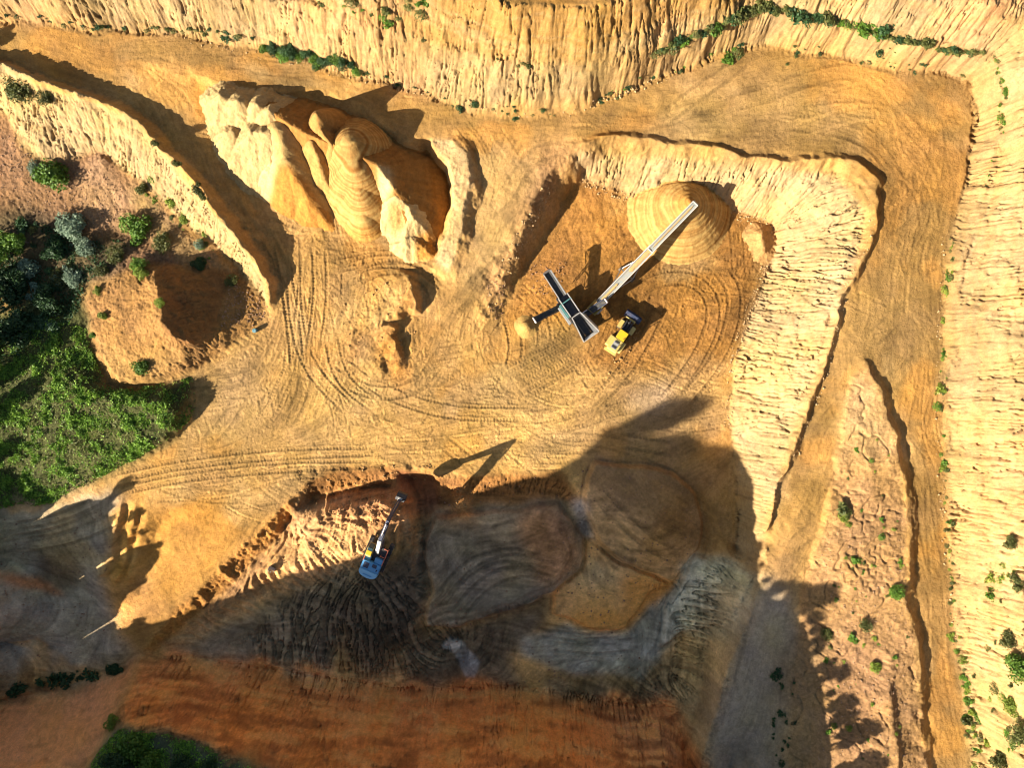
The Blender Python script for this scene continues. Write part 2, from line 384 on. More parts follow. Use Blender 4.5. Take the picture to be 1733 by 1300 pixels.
c2, s2 = np.cos(2 * th).astype(np.float32), np.sin(2 * th).astype(np.float32)
up = lambda a: bil(a, GX / 8, GY / 8)
th = np.arctan2(up(s2), up(c2)) / 2 + fbm(60, 777, 3) * .28
fu, fv = np.cos(th).astype(np.float32), np.sin(th).astype(np.float32)
trk = lic(fu, fv, blur(rng.standard_normal((NY, NX)).astype(np.float32), .9), 26)
trk_c = lic(fu, fv, blur(rng.standard_normal((NY, NX)).astype(np.float32), 9.0), 60)
trk_f = lic(fu, fv, blur(rng.standard_normal((NY, NX)).astype(np.float32), .55), 12)
trk_b = lic(fu, fv, blur(rng.standard_normal((NY, NX)).astype(np.float32), 3.0), 40)

# ------------------------------------------------------------------ ground colours: each patch's material, plus painted shade and fill light (linear albedo)
ncol = fbm(40, 51, 5)
ncol2 = fbm(12, 52, 4)
soil = np.zeros((NY, NX, 4), np.float32)
soil[..., :3] = (.58, .36, .14)
soil[..., 3] = .35


def paint(mask, c, grit=None, amount=1.0):
    m = (mask * amount)[..., None]
    soil[..., :3] = soil[..., :3] * (1 - m) + np.array(c, np.float32) * m
    if grit is not None:
        soil[..., 3] = soil[..., 3] * (1 - m[..., 0]) + grit * m[..., 0]


CREAM, OCHRE, ROAD, PITFLOOR = (.42, .305, .165), (.40, .235, .076), (.375, .232, .088), (.43, .225, .068)
north = zone([(-300, -300), (2100, -300), (2100, 1700), (1650, 1700), (1600, 700), (1600, 400), (1650, 130), (1320, 70), (1080, 150), (800, 190), (420, 75), (-300, 20)], 1.5)
paint(north, CREAM, .35)
paint(zone([(560, -50), (613, 36), (692, 58), (780, 88), (880, 104), (1010, 100), (1060, 60), (1290, 0), (1200, -80), (600, -90)], 1.0), OCHRE, .3, .95)
paint(zone([(500, 0), (640, 20), (760, 60), (860, 95), (800, 30), (700, -40), (500, -40)], 2, 2), (.33, .21, .075), .5, .6)
paint(zone([(1060, 60), (1160, 20), (1290, -30), (1290, 30), (1180, 70), (1080, 150), (1020, 120)], 2, 2), (.40, .25, .10), .5, .7)
paint(zone([(1560, 80), (1640, 80), (1733, -10), (1733, -60), (1660, -40)], 4), (.66, .34, .17), None, .8)
paint(zone([(1690, 250), (1760, 250), (1760, 330), (1700, 330)], 3), (.66, .36, .19), None, .5)
paint(zone([(1680, 700), (1760, 700), (1760, 900), (1700, 880)], 4), (.62, .35, .2), None, .55)
paint(zone([(1600, 690), (1650, 690), (1660, 1300), (1640, 1300)], 1.5), (.5, .36, .15), .6, .5)
paint(zone([(1660, 900), (1780, 900), (1780, 1400), (1670, 1400)], 3), (.62, .45, .2), .6, .6)
road = zone([(-300, 20), (0, 28), (300, 60), (500, 100), (700, 150), (800, 190), (900, 193), (1000, 180), (1150, 115), (1230, 80), (1320, 80), (1600, 124), (1655, 140), (1655, 220), (1605, 400), (1592, 550), (1590, 700), (1602, 900), (1617, 1100), (1642, 1320),
             (1580, 1320), (1550, 1000), (1530, 740), (1480, 610), (1440, 640), (1420, 720), (1384, 900), (1340, 1000), (1290, 1000), (1310, 840), (1404, 600), (1480, 385), (1484, 330), (1450, 265), (1250, 255), (985, 235), (960, 268), (900, 330), (850, 440), (800, 520), (764, 500), (800, 420), (820, 290), (800, 232),
             (690, 240), (612, 172), (400, 145), (255, 110), (180, 156), (60, 112), (-300, 80)], 1.2)
paint(road, ROAD, .25)
paint(zone([(1100, 170), (1300, 140), (1560, 200), (1400, 235), (1150, 225)], 6, 2), (.55, .38, .17), None, .6)
paint(zone([(1640, 180), (1600, 400), (1590, 560), (1540, 600), (1560, 400), (1590, 240)], 4, 2), (.34, .215, .085), None, .7)
paint(zone([(1500, 470), (1560, 430), (1590, 600), (1530, 640), (1420, 620), (1440, 520)], 5, 2), (.33, .225, .10), None, .55)
paint(zone([(800, 250), (860, 230), (960, 260), (860, 430), (800, 520), (770, 500)], 3, 2), (.50, .34, .17), None, .6)
paint(zone([(920, 235), (985, 240), (960, 300), (880, 420), (835, 530), (815, 500), (870, 400), (905, 300)], 2.5, 2), (.42, .25, .14), .9, .85)
# loader pit walls and floor
wall = zone([(970, 262), (985, 252), (1200, 268), (1420, 290), (1465, 350), (1465, 390), (1395, 600), (1300, 850), (1285, 960), (1240, 940), (1250, 860), (1238, 700), (1245, 600), (1310, 400), (1300, 375), (1230, 350), (1085, 345), (975, 300)], .8)
paint(wall, (.49, .37, .215), .3)
paint(zone([(1285, 340), (1330, 380), (1330, 420), (1290, 470), (1270, 420)], 3), (.56, .34, .16), None, .6)
paint(zone([(1300, 560), (1360, 600), (1330, 700), (1260, 720)], 4), (.66, .46, .22), None, .6)
paint(zone([(985, 238), (1200, 243), (1330, 268), (1420, 275), (1450, 290), (1440, 320), (1400, 290), (1250, 284), (1100, 262), (990, 258)], .8), (.46, .29, .115), .5, .8)
pit = zone([(980, 296), (1050, 325), (1085, 345), (1230, 352), (1300, 378), (1308, 400), (1270, 530), (1240, 610), (1150, 640), (1000, 620), (880, 560), (850, 540), (895, 450), (936, 366)], 1.5)
paint(pit, PITFLOOR, .5)
paint(zone([(985, 310), (1080, 350), (1060, 460), (980, 420), (940, 400)], 4, 2), (.47, .235, .07), .6, .7)
paint(zone([(880, 440), (960, 420), (980, 470), (930, 540), (880, 520)], 3, 2), (.36, .18, .065), .8, .8)
paint(zone([(880, 560), (980, 540), (1000, 580), (900, 640), (830, 640)], 3), (.56, .37, .15), .2, .8)
paint(zone([(880, 540), (905, 545), (900, 580), (870, 575)], 1.2), (.58, .36, .13), .3)
# centre
paint(zone([(560, 640), (720, 650), (1000, 660), (1000, 740), (800, 770), (560, 760), (430, 780)], 8, 2), (.68, .455, .20), None, .85)
paint(zone([(600, 690), (800, 690), (900, 740), (700, 780)], 6, 2), (.66, .385, .12), None, .6)
paint(zone([(575, 545), (690, 462), (712, 530), (660, 560), (690, 610), (660, 650), (600, 640)], 1.5, 2), (.50, .30, .115), .8, .7)
paint(zone([(640, 545), (672, 548), (684, 600), (690, 640), (650, 610), (630, 570)], 1.5, 2), (.52, .24, .075), .9, .7)
paint(zone([(575, 575), (640, 555), (640, 590), (600, 620), (570, 600)], 2, 2), (.34, .19, .08), .9, .6)
paint(zone([(670, 480), (706, 500), (706, 525), (660, 530)], 1.5), (.55, .28, .09), .6, .7)
paint(zone([(330, 640), (430, 590), (470, 680), (420, 760), (330, 760), (310, 740)], 5, 2), (.57, .40, .20), None, .7)
paint(zone([(255, 112), (330, 126), (345, 200), (400, 330), (470, 400), (430, 400), (340, 300), (262, 170)], 1.5), (.54, .335, .13), .2)
paint(zone([(728, 238), (766, 234), (796, 262), (800, 300), (786, 350), (776, 400), (758, 462), (742, 446), (752, 400), (763, 340), (752, 275)], .6), (.58, .43, .24), .6)
paint(zone([(325, 130), (352, 150), (345, 200), (330, 190)], 1), (.56, .27, .07), .4)
paint(zone([(560, 430), (700, 425), (765, 500), (750, 520), (680, 450), (560, 455)], 1.2), (.54, .33, .12), None, .7)
# left ridge and gravel
ridge = zone([(-300, 100), (0, 104), (110, 150), (205, 184), (300, 284), (400, 400), (448, 480), (452, 520), (438, 505), (400, 456), (290, 365), (232, 304), (168, 254), (138, 270), (70, 275), (40, 252), (12, 192), (-300, 140)], .7)
paint(ridge, (.49, .365, .195), .35)
grav = zone([(-300, 140), (12, 192), (40, 252), (70, 275), (138, 270), (168, 254), (232, 304), (290, 365), (400, 456), (440, 505), (446, 545), (400, 480), (260, 450), (140, 480), (-300, 480)], .8)
paint(grav, (.34, .20, .115), 1.0)
paint(zone([(232, 304), (290, 365), (400, 456), (430, 500), (330, 450), (250, 400), (215, 330)], 2, 2), (.40, .28, .14), .7, .8)
paint(zone([(165, 258), (215, 330), (215, 390), (140, 380), (125, 300)], 1.5), (.43, .275, .165), .9)
mound = zone([(140, 500), (200, 455), (262, 445), (330, 450), (396, 466), (440, 500), (446, 535), (420, 566), (342, 622), (215, 662), (183, 658), (152, 560)], .8)
paint(mound, (.38, .215, .082), .7)
paint(zone([(270, 450), (396, 466), (356, 562), (314, 590), (275, 560)], .8), (.30, .155, .06), .3, .9)  # side of the mound turned from the sun, shade darkened into the colour
paint(zone([(160, 600), (280, 590), (340, 600), (215, 660)], 2, 2), (.50, .31, .12), .5, .8)
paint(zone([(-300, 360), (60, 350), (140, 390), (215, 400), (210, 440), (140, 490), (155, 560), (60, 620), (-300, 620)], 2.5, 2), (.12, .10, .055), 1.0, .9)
green = zone([(-300, 560), (140, 505), (152, 560), (165, 612), (183, 656), (262, 652), (330, 640), (300, 745), (200, 795), (100, 850), (-300, 880)], 1.5)
paint(green, (.10, .115, .04), 1.0)
# lower left
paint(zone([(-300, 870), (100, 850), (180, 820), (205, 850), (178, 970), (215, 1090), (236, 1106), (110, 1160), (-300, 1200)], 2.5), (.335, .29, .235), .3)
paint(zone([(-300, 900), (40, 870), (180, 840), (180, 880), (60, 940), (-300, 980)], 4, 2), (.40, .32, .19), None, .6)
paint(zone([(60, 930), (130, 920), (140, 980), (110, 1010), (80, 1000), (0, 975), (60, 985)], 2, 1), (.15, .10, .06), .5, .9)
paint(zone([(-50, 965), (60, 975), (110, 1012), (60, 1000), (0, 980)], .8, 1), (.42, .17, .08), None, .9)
paint(zone([(205, 850), (330, 862), (480, 850), (380, 962), (300, 1030), (232, 1105), (180, 990)], 2.5), (.53, .285, .075), .2)
paint(zone([(270, 840), (370, 845), (360, 890), (280, 885)], 2.5), (.60, .30, .065), .2, .9)
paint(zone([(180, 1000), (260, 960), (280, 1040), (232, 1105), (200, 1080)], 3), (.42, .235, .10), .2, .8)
rough = zone([(480, 850), (506, 836), (500, 880), (452, 935), (400, 985), (345, 1032), (262, 1100), (240, 1100), (322, 1010), (400, 940)], .8)
paint(rough, (.50, .25, .07), .9)
paint(zone([(-300, 1195), (0, 1185), (110, 1160), (205, 1130), (236, 1108), (200, 1200), (140, 1300), (-300, 1400)], 1.5), (.80, .36, .16), .3)
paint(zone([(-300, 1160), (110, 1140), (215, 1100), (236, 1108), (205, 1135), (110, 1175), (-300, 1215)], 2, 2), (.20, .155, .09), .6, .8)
# excavator ground and lower pit
exca = zone([(506, 838), (560, 834), (660, 824), (700, 850), (700, 920), (620, 960), (470, 1010), (330, 1075), (262, 1100), (345, 1032), (452, 935)], 1.2)
paint(exca, (.42, .25, .12), .55)
paint(zone([(500, 800), (650, 790), (745, 806), (955, 798), (985, 850), (930, 858), (750, 858), (660, 840), (520, 850)], 1.0), (.25, .125, .045), .5)  # pit wall under the rim, its shade painted in as darker brown
paint(zone([(560, 850), (680, 830), (700, 880), (640, 900), (560, 880)], 2, 2), (.42, .21, .10), 1.0, .7)
paint(zone([(670, 800), (730, 808), (740, 850), (720, 880), (680, 870)], 1.2), (.30, .12, .055), .2, .9)
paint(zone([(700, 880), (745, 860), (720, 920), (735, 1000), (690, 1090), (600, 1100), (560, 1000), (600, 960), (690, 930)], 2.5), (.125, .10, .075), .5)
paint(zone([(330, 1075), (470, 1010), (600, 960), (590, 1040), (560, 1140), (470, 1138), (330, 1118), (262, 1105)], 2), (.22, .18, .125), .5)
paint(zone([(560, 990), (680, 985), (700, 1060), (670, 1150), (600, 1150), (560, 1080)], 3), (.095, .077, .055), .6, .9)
paint(zone([(735, 858), (955, 850), (985, 905), (982, 960), (940, 1000), (880, 1025), (770, 1065), (715, 1060), (730, 1000), (718, 920)], 1.0), (.285, .222, .15), .3)
paint(zone([(880, 865), (950, 865), (982, 920), (970, 970), (920, 990), (880, 930)], 2, 2), (.43, .225, .115), .5, .85)
paint(zone([(735, 880), (800, 890), (850, 960), (800, 1000), (730, 1010)], 4, 2), (.24, .215, .185), None, .8)
paint(zone([(735, 855), (800, 845), (820, 885), (750, 895)], 2, 2), (.30, .15, .07), .6, .7)
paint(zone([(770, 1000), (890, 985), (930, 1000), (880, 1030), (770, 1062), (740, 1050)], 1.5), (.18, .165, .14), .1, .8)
paint(zone([(770, 830), (800, 835), (795, 880), (765, 865)], 1), (.48, .24, .09), .7, .7)
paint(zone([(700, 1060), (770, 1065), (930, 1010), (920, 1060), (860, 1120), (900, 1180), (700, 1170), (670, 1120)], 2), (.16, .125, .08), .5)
paint(zone([(760, 1080), (780, 1085), (815, 1120), (805, 1150), (790, 1148), (768, 1105), (745, 1095)], .4, .5), (.36, .35, .34), .0)
paint(zone([(1000, 760), (1130, 790), (1172, 828), (1184, 880), (1182, 930), (1130, 985), (1060, 955), (1008, 910), (985, 850)], 1.2), (.46, .29, .145), .4)
paint(zone([(1120, 860), (1180, 870), (1182, 925), (1130, 980), (1060, 950), (1090, 910)], 2, 2), (.52, .28, .10), .4, .7)
paint(zone([(1010, 700), (1090, 650), (1200, 640), (1230, 720), (1180, 800), (1060, 790), (1000, 770)], 5, 2), (.36, .25, .15), .5, .7)
paint(zone([(1070, 660), (1140, 645), (1120, 690), (1060, 700)], 2, 2), (.60, .46, .33), None, .6)
paint(zone([(970, 850), (990, 845), (1000, 900), (990, 920), (978, 890)], 1.2, 1), (.36, .34, .36), None, .9)
paint(zone([(985, 905), (1060, 955), (1130, 988), (1095, 1005), (1060, 1062), (1010, 1066), (930, 1038), (940, 1000), (982, 960)], .8), (.82, .46, .17), .4)
paint(zone([(985, 920), (1060, 960), (1040, 990), (960, 1000)], 3, 2), (.40, .33, .21), .4, .8)
paint(zone([(1050, 975), (1130, 982), (1178, 940), (1150, 980), (1075, 1060), (1010, 1066), (940, 1045), (1000, 1040), (1050, 1030)], 1.5, 1.5), (.98, .46, .11), .4, .8)
paint(zone([(1180, 935), (1240, 945), (1290, 965), (1285, 1010), (1240, 1090), (1150, 1080), (1095, 1130), (1118, 1010), (1150, 960)], 1.2, 2), (.54, .53, .42), .4)
paint(zone([(1200, 990), (1290, 975), (1250, 1085), (1206, 1220), (1184, 1320), (1150, 1220), (1120, 1190), (1160, 1080)], 2.5), (.40, .30, .16), .5, .85)
paint(zone([(880, 1085), (960, 1058), (1010, 1070), (1070, 1066), (1100, 1020), (1130, 1040), (1115, 1130), (1090, 1150), (960, 1140), (880, 1110)], 1.2), (.36, .35, .29), .3)
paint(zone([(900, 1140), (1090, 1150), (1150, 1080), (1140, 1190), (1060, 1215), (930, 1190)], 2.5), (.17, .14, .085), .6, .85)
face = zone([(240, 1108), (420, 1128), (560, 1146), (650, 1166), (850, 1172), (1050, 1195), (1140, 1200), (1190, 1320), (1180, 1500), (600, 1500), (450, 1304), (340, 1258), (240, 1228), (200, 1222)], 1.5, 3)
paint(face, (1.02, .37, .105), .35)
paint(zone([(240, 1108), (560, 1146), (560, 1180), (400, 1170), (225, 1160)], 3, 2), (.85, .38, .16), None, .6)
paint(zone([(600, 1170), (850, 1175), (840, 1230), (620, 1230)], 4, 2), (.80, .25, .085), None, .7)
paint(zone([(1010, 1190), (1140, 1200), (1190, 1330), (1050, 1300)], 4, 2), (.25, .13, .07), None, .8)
paint(zone([(470, 1120), (560, 1160), (545, 1170), (480, 1140)], 1, 1), (.48, .34, .22), None, .8)
paint(zone([(200, 1226), (290, 1240), (340, 1258), (450, 1304), (500, 1340), (400, 1400), (100, 1400), (150, 1290)], 1.0), (.13, .16, .10), .9)
# right hand side
paint(zone([(1294, 960), (1340, 1000), (1350, 1100), (1330, 1320), (1190, 1320), (1206, 1220), (1250, 1085), (1284, 1010)], 2), (.40, .345, .28), .3)
paint(zone([(1330, 900), (1360, 920), (1345, 1000), (1295, 1000)], 3), (.42, .27, .14), None, .7)
isl = zone([(1466, 612), (1500, 680), (1532, 830), (1536, 1000), (1560, 1200), (1574, 1330), (1330, 1330), (1345, 1100), (1360, 1000), (1392, 900), (1412, 800), (1445, 645)], .8)
paint(isl, (.43, .265, .13), .8)
paint(zone([(1440, 650), (1500, 680), (1500, 780), (1420, 760)], 4, 2), (.60, .43, .23), .5, .7)
paint(zone([(1400, 1050), (1500, 1130), (1490, 1330), (1420, 1330), (1400, 1200)], 4, 2), (.37, .22, .14), 1.0, .7)
paint(zone([(1310, 1110), (1390, 1060), (1390, 1330), (1310, 1330)], 3, 2), (.35, .25, .14), .7, .8)

orp = smooth(.15, .9, fbm(55, 335, 4) + .35 * np.clip(trk_c, -2, 2))
soil[..., :3] *= (1 + face * (.16 * stra_f - .20 * np.clip(1 - np.abs(gul) / .3, 0, 1) * smooth(-.2, .5, fbm(40, 75, 3))))[..., None]
brk = np.clip(.45 + fbm(22, 444, 3) * .8, 0, 1.3)
paint(np.clip((north + wall) * smooth(.35, .9, ncol), 0, 1), (.50, .29, .13), None, .45)
paint(np.clip(north * smooth(.3, 1.0, fbm(120, 333, 3)), 0, 1), (.55, .33, .17), None, .5)
# layering of the cut faces, wear of the driven ground, general unevenness of colour
cut = np.clip(north + wall + ridge, 0, 1) * smooth(.25, .6, slope)
zlay = H0 + .5 * ncol + .2 * ncol2
band = np.interp(zlay, np.arange(-10, 70, .35), np.random.default_rng(3).uniform(-1, 1, len(np.arange(-10, 70, .35))))
paint(np.clip(cut * smooth(.1, .9, band), 0, 1), (.48, .30, .12), None, .35)
paint(np.clip(cut * smooth(.1, .9, -band), 0, 1), (.58, .44, .25), None, .35)
paint(np.clip(face * smooth(.2, 1.2, stra), 0, 1), (1.15, .56, .19), None, .6)
paint(np.clip(face * smooth(.2, 1.2, -stra), 0, 1), (.50, .165, .055), None, .6)
flat = 1 - smooth(.22, .5, slope)
paint(flat * orp * (1 - np.clip(grav + green + mound + isl + face, 0, 1)) * (1 - zone([(500, 830), (1000, 780), (1300, 960), (1340, 1300), (200, 1300), (300, 1000)], 4)), (.56, .29, .075), None, .5)
paint(flat * smooth(.3, 1.1, fbm(70, 336, 4) - .3 * np.clip(trk_c, -2, 2)) * (1 - np.clip(grav + green + mound + isl + face, 0, 1)) * (1 - zone([(500, 830), (1000, 780), (1300, 960), (1340, 1300), (-200, 1300), (-200, 860), (300, 1000)], 4)), (.70, .49, .24), None, .5)
driven = flat * (1 - np.clip(grav + green + mound + isl * .7 + face, 0, 1))
soil[..., :3] *= (1 + .035 * trk * driven * brk + .05 * trk_f * driven + .06 * trk_b * driven * brk + .14 * np.clip(trk_c, -2, 1.5) * driven + .13 * ncol + .11 * ncol2)[..., None]
soil[..., :3] *= np.array([.62, .555, .43], np.float32)
soil[..., 2] *= 1 + .10 * fbm(25, 99, 4)
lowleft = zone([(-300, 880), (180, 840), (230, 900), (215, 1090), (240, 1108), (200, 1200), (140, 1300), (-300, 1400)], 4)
soil[..., :3] *= (1 + lowleft * (.65 + .2 * stra + .18 * fbm(16, 809, 4)))[..., None]  # shaded lower left ground brightened in the colour, with uneven tone
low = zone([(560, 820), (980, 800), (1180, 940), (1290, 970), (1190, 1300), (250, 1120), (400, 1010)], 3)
soil[..., :3] *= (1 + .70 * low + low * .34 * (stra * .7 + fbm(9, 808, 4)))[..., None]  # fill light for the shadowed lower pit, put into the colour
soil[..., :3] /= np.maximum(1, soil[..., :3].max(-1) / .74)[..., None]
np.clip(soil, .012, .88, out=soil)
soil[..., 3] = np.clip(soil[..., 3], 0, 1)

# ------------------------------------------------------------------ relief: runnels, tracks, furrows, clods
H = H0.copy()
LAYERS = ([(735, 872), (850, 862), (950, 855), (985, 905), (982, 960), (940, 1000), (880, 1025), (770, 1065), (715, 1060), (730, 1000), (718, 920)], 1.6, .5), ([(1000, 780), (1130, 795), (1172, 828), (1184, 880), (1182, 930), (1130, 985), (1060, 955), (1008, 910), (985, 850)], 1.2, .5), \
    ([(985, 905), (1060, 955), (1130, 988), (1095, 1005), (1060, 1062), (1010, 1066), (930, 1038), (940, 1000), (982, 960)], .7, .5), ([(1180, 935), (1290, 965), (1240, 1060), (1150, 1080), (1110, 1110), (1130, 1010)], .35, .6), ([(880, 1085), (960, 1058), (1070, 1066), (1115, 1130), (960, 1140)], .3, .8), \
    ([(672, 800), (730, 806), (742, 850), (718, 880), (682, 868)], -1.0, .8), ([(770, 832), (800, 838), (795, 878), (768, 862)], 1.0, 1.0), ([(575, 1000), (690, 990), (700, 1070), (660, 1140), (600, 1130)], .9, 5)
for pl, dz, fe in LAYERS:
    zm = zone(pl, fe)
    H += zm * dz
    if dz > .3 and fe < 1:
        zs = zone(pl, fe * 1.6)
        H -= np.clip(4 * zs * (1 - zs), 0, 1) ** 2 * .55
for pl, dz in (([(1030, 830), (1120, 830), (1150, 880), (1130, 940), (1060, 930), (1020, 880)], 1.6), ([(890, 880), (950, 880), (970, 930), (930, 975), (890, 940)], .8), ([(600, 1010), (670, 1010), (680, 1070), (620, 1100)], .9), ([(990, 990), (1060, 980), (1080, 1020), (1010, 1045)], .7)):
    H += zone(pl, 9) * dz
rng2 = np.random.default_rng(99)
fine = blur(rng2.standard_normal((NY, NX)).astype(np.float32), .75); fine /= fine.std()
steep = smooth(.26, .6, slope)
patch = smooth(-.5, .5, fbm(26, 61, 3))
crev = np.clip(1 - np.abs(gul) / .5, 0, 1) ** 1.3
crev_l = np.clip(1 - np.abs(gul_l) / .35, 0, 1) ** 1.2
gz = np.clip(north + wall + .75 * ridge + .8 * face + low * .6 + .3 * mound, 0, 1)
H -= steep * gz * (crev * (.32 + .5 * patch) + crev_l * .4 * smooth(-.2, .7, fbm(60, 71, 3)))
lz = H0 + .35 * fbm(50, 72, 4) + .12 * fbm(12, 73, 3)
H += steep * gz * (.09 * np.sin(lz * 2 * math.pi / 1.9) * smooth(-.4, .4, fbm(70, 74, 3)) - .16 * np.clip(1 - np.abs(((lz / 3.3) % 1) - .5) / .06, 0, 1))
H += steep * gz * gul * .04
H += steep * gz * np.clip(fbm(10, 62, 3), -.6, 1) * .16
H += (1 - steep) * driven * (brk * trk_b * .014 + .9 * brk * trk * .011 + trk_f * .008)
grit = soil[..., 3]
H += grit * (fbm(7, 63, 3) * .09 + fbm(30, 64, 3) * .12) + fbm(90, 65, 3) * .10
H += (fine * (.012 + .03 * grit + .012 * steep) + fbm(4, 640, 2) * (.014 + .04 * grit)) * (1 - .6 * driven)
# teeth and blade marks on the excavator's ground, radial runnels in the lower pit
fur = lic(-vn, un, blur(white.T[:NY, :NX] if white.T.shape[0] >= NY and white.T.shape[1] >= NX else rng.standard_normal((NY, NX)).astype(np.float32), 1.6), 12)
H += exca * np.clip(fur, -1, 2) * .2
H += zone([(540, 840), (700, 830), (700, 880), (600, 905), (540, 890)], 1) * (np.clip(gul, -1, 2) * .16 + fbm(8, 66, 3) * .2)
H += rough * (np.clip(gul_l, -1.5, 1.5) * .22 + fbm(9, 67, 3) * .25)
H += zone([(500, 795), (720, 788), (720, 812), (500, 845)], .6) * (np.clip(gul_l, -2, 1) * .10 + fbm(8, 661, 3) * .2)
H += zone([(570, 545), (690, 462), (712, 530), (690, 640), (600, 640)], 1) * (np.clip(trk_b, -1.5, 1.5) * .05 + fbm(10, 662, 4) * .14)
H += zone([(800, 460), (850, 430), (900, 330), (925, 300), (900, 380), (870, 450), (850, 540), (815, 545)], 1) * (fbm(12, 663, 4) * .35)
H += zone([(1500, 660), (1545, 760), (1556, 1000), (1590, 1330), (1545, 1330), (1515, 1000), (1500, 760)], .6) * (fbm(16, 664, 4) * .2)
rad = zone([(560, 970), (720, 985), (720, 1060), (860, 1060), (900, 1170), (700, 1165), (420, 1130), (420, 1080)], 3)
rad = np.maximum(rad, zone([(1120, 990), (1230, 950), (1220, 1080), (1150, 1200), (1000, 1210), (920, 1140), (1090, 1140)], 2))
H -= rad * crev * .6 * smooth(.03, .2, slope)
soil[..., :3] *= (1 + rad * .22 * np.clip(gul, -1.6, 1.6))[..., None]  # clay and dirt streaks along runnels, painted to lend the shaded relief contrast
H += mound * (np.clip(1 - np.abs(fbm(16, 68, 3)) / .15, 0, 1) * -.14)
H += np.clip(isl, 0, 1) * (-np.clip(1 - np.abs(fbm(26, 69, 3)) / .12, 0, 1) * .25 + fbm(12, 70, 3) * .08)
# single wheel tracks: pairs of ruts with tread marks
sx = (XW[0, 0], YW[0, 0])


def rut(pts, half=1.05, width=.5, depth=.05, tread=.6, tint=.86):
    """press a pair of ruts along a ground polyline (metres)"""
    for side in (-half, half):
        seg = []
        dist = 0
        for (x0, y0), (x1, y1) in zip(pts[:-1], pts[1:]):
            l = math.hypot(x1 - x0, y1 - y0)
            n = max(1, int(l / .09))
            t = (np.arange(n) + .5) / n
            nxn, nyn = -(y1 - y0) / l, (x1 - x0) / l
            seg.append(np.stack([x0 + (x1 - x0) * t + nxn * side, y0 + (y1 - y0) * t + nyn * side, dist + l * t, np.full(n, nxn), np.full(n, nyn)], 1))
            dist += l
        s = np.concatenate(seg)
        fade = np.minimum(1, np.minimum(s[:, 2], dist - s[:, 2]) / 3)
        for o in np.arange(-width / 2 - .12, width / 2 + .121, .09):
            x, y = s[:, 0] + s[:, 3] * o, s[:, 1] + s[:, 4] * o
            ix, iy = np.rint((x - X0) / DX).astype(int), np.rint((y - Y0) / DX).astype(int)
            ok = (ix > 0) & (ix < NX) & (iy > 0) & (iy < NY)
            inner = abs(o) <= width / 2
            ph = s[:, 2] + abs(o) * .9
            dz = (-depth * (.6 + .75 * np.sin(ph * 2 * math.pi / tread)) if inner else depth * .7 * np.ones(len(s))) * fade
            RUT[iy[ok], ix[ok]] = dz[ok]
            if inner:
                RTI[iy[ok], ix[ok]] = 1 - (1 - tint) * fade[ok]


RUT = np.zeros((NY, NX), np.float32)
RTI = np.ones((NY, NX), np.float32)
pr = random.Random(21)
FLOOR = [(480, 500), (560, 420), (700, 440), (780, 520), (860, 560), (1000, 600), (1240, 580), (1230, 640), (1000, 760), (880, 790), (640, 785), (500, 820), (330, 860), (200, 830), (330, 760), (440, 640)]
PITF = [(990, 420), (1080, 460), (1180, 460), (1260, 420), (1270, 500), (1220, 620), (1080, 640), (1000, 600), (1090, 560)]
ROADS = [(-20, 60), (300, 80), (600, 145), (860, 215), (1200, 175), (1540, 160), (1620, 260), (1560, 450), (1570, 800), (1600, 1290), (1570, 1290), (1540, 760), (1480, 580), (1400, 740), (1340, 980), (1310, 960), (1440, 540), (1500, 360), (1460, 250), (960, 230), (860, 330), (790, 500), (800, 240), (400, 130), (0, 75)]
LANE = [(258, 112), (328, 126), (345, 240), (440, 390), (600, 400), (640, 470), (480, 500), (380, 350), (300, 220)]
EXG = [(360, 1035), (470, 950), (560, 940), (600, 960), (480, 1005)]
for poly, n, half, dep in ((FLOOR, 300, 1.05, .06), (PITF, 44, 1.05, .06), (ROADS, 110, 1.1, .04), (LANE, 44, 1.0, .06), (EXG, 26, 1.2, .09)):
    xs = [p[0] for p in poly]; ys = [p[1] for p in poly]
    k = 0
    while k < n:
        x, y = pr.uniform(min(xs), max(xs)), pr.uniform(min(ys), max(ys))
        if not inside(poly, np.array([x]), np.array([y]))[0]:
            continue
        k += 1
        zc = 9.5 if (poly is ROADS and x > 1000) else (5 if poly is ROADS else 0)
        X, Y = w(x, y, zc)
        dev = pr.gauss(0, .5)
        if pr.random() < .15:
            dev += pr.choice((-.9, .9))
        curve = pr.gauss(0, .035)
        pts = [(X, Y)]
        a0 = None
        for s in range(pr.randint(8, 34)):
            ix, iy = int((X - X0) / DX), int((Y - Y0) / DX)
            if not (0 <= ix < NX and 0 <= iy < NY) or slope[iy, ix] > .3:
                break
            a = math.atan2(fv[iy, ix], fu[iy, ix]) + dev
            if a0 is not None and math.cos(a - a0) < 0:
                a += math.pi
            if a0 is not None:
                a = a0 + max(-.12, min(.12, math.atan2(math.sin(a - a0), math.cos(a - a0)))) + curve
            a0 = a
            X += math.cos(a) * .9; Y += math.sin(a) * .9
            pts.append((X, Y))
        if len(pts) > 5:
            rut(pts, half, pr.uniform(.36, .6), dep * pr.uniform(.6, 1.3), pr.choice((.45, .5, .6)), pr.uniform(.68, 1.14))
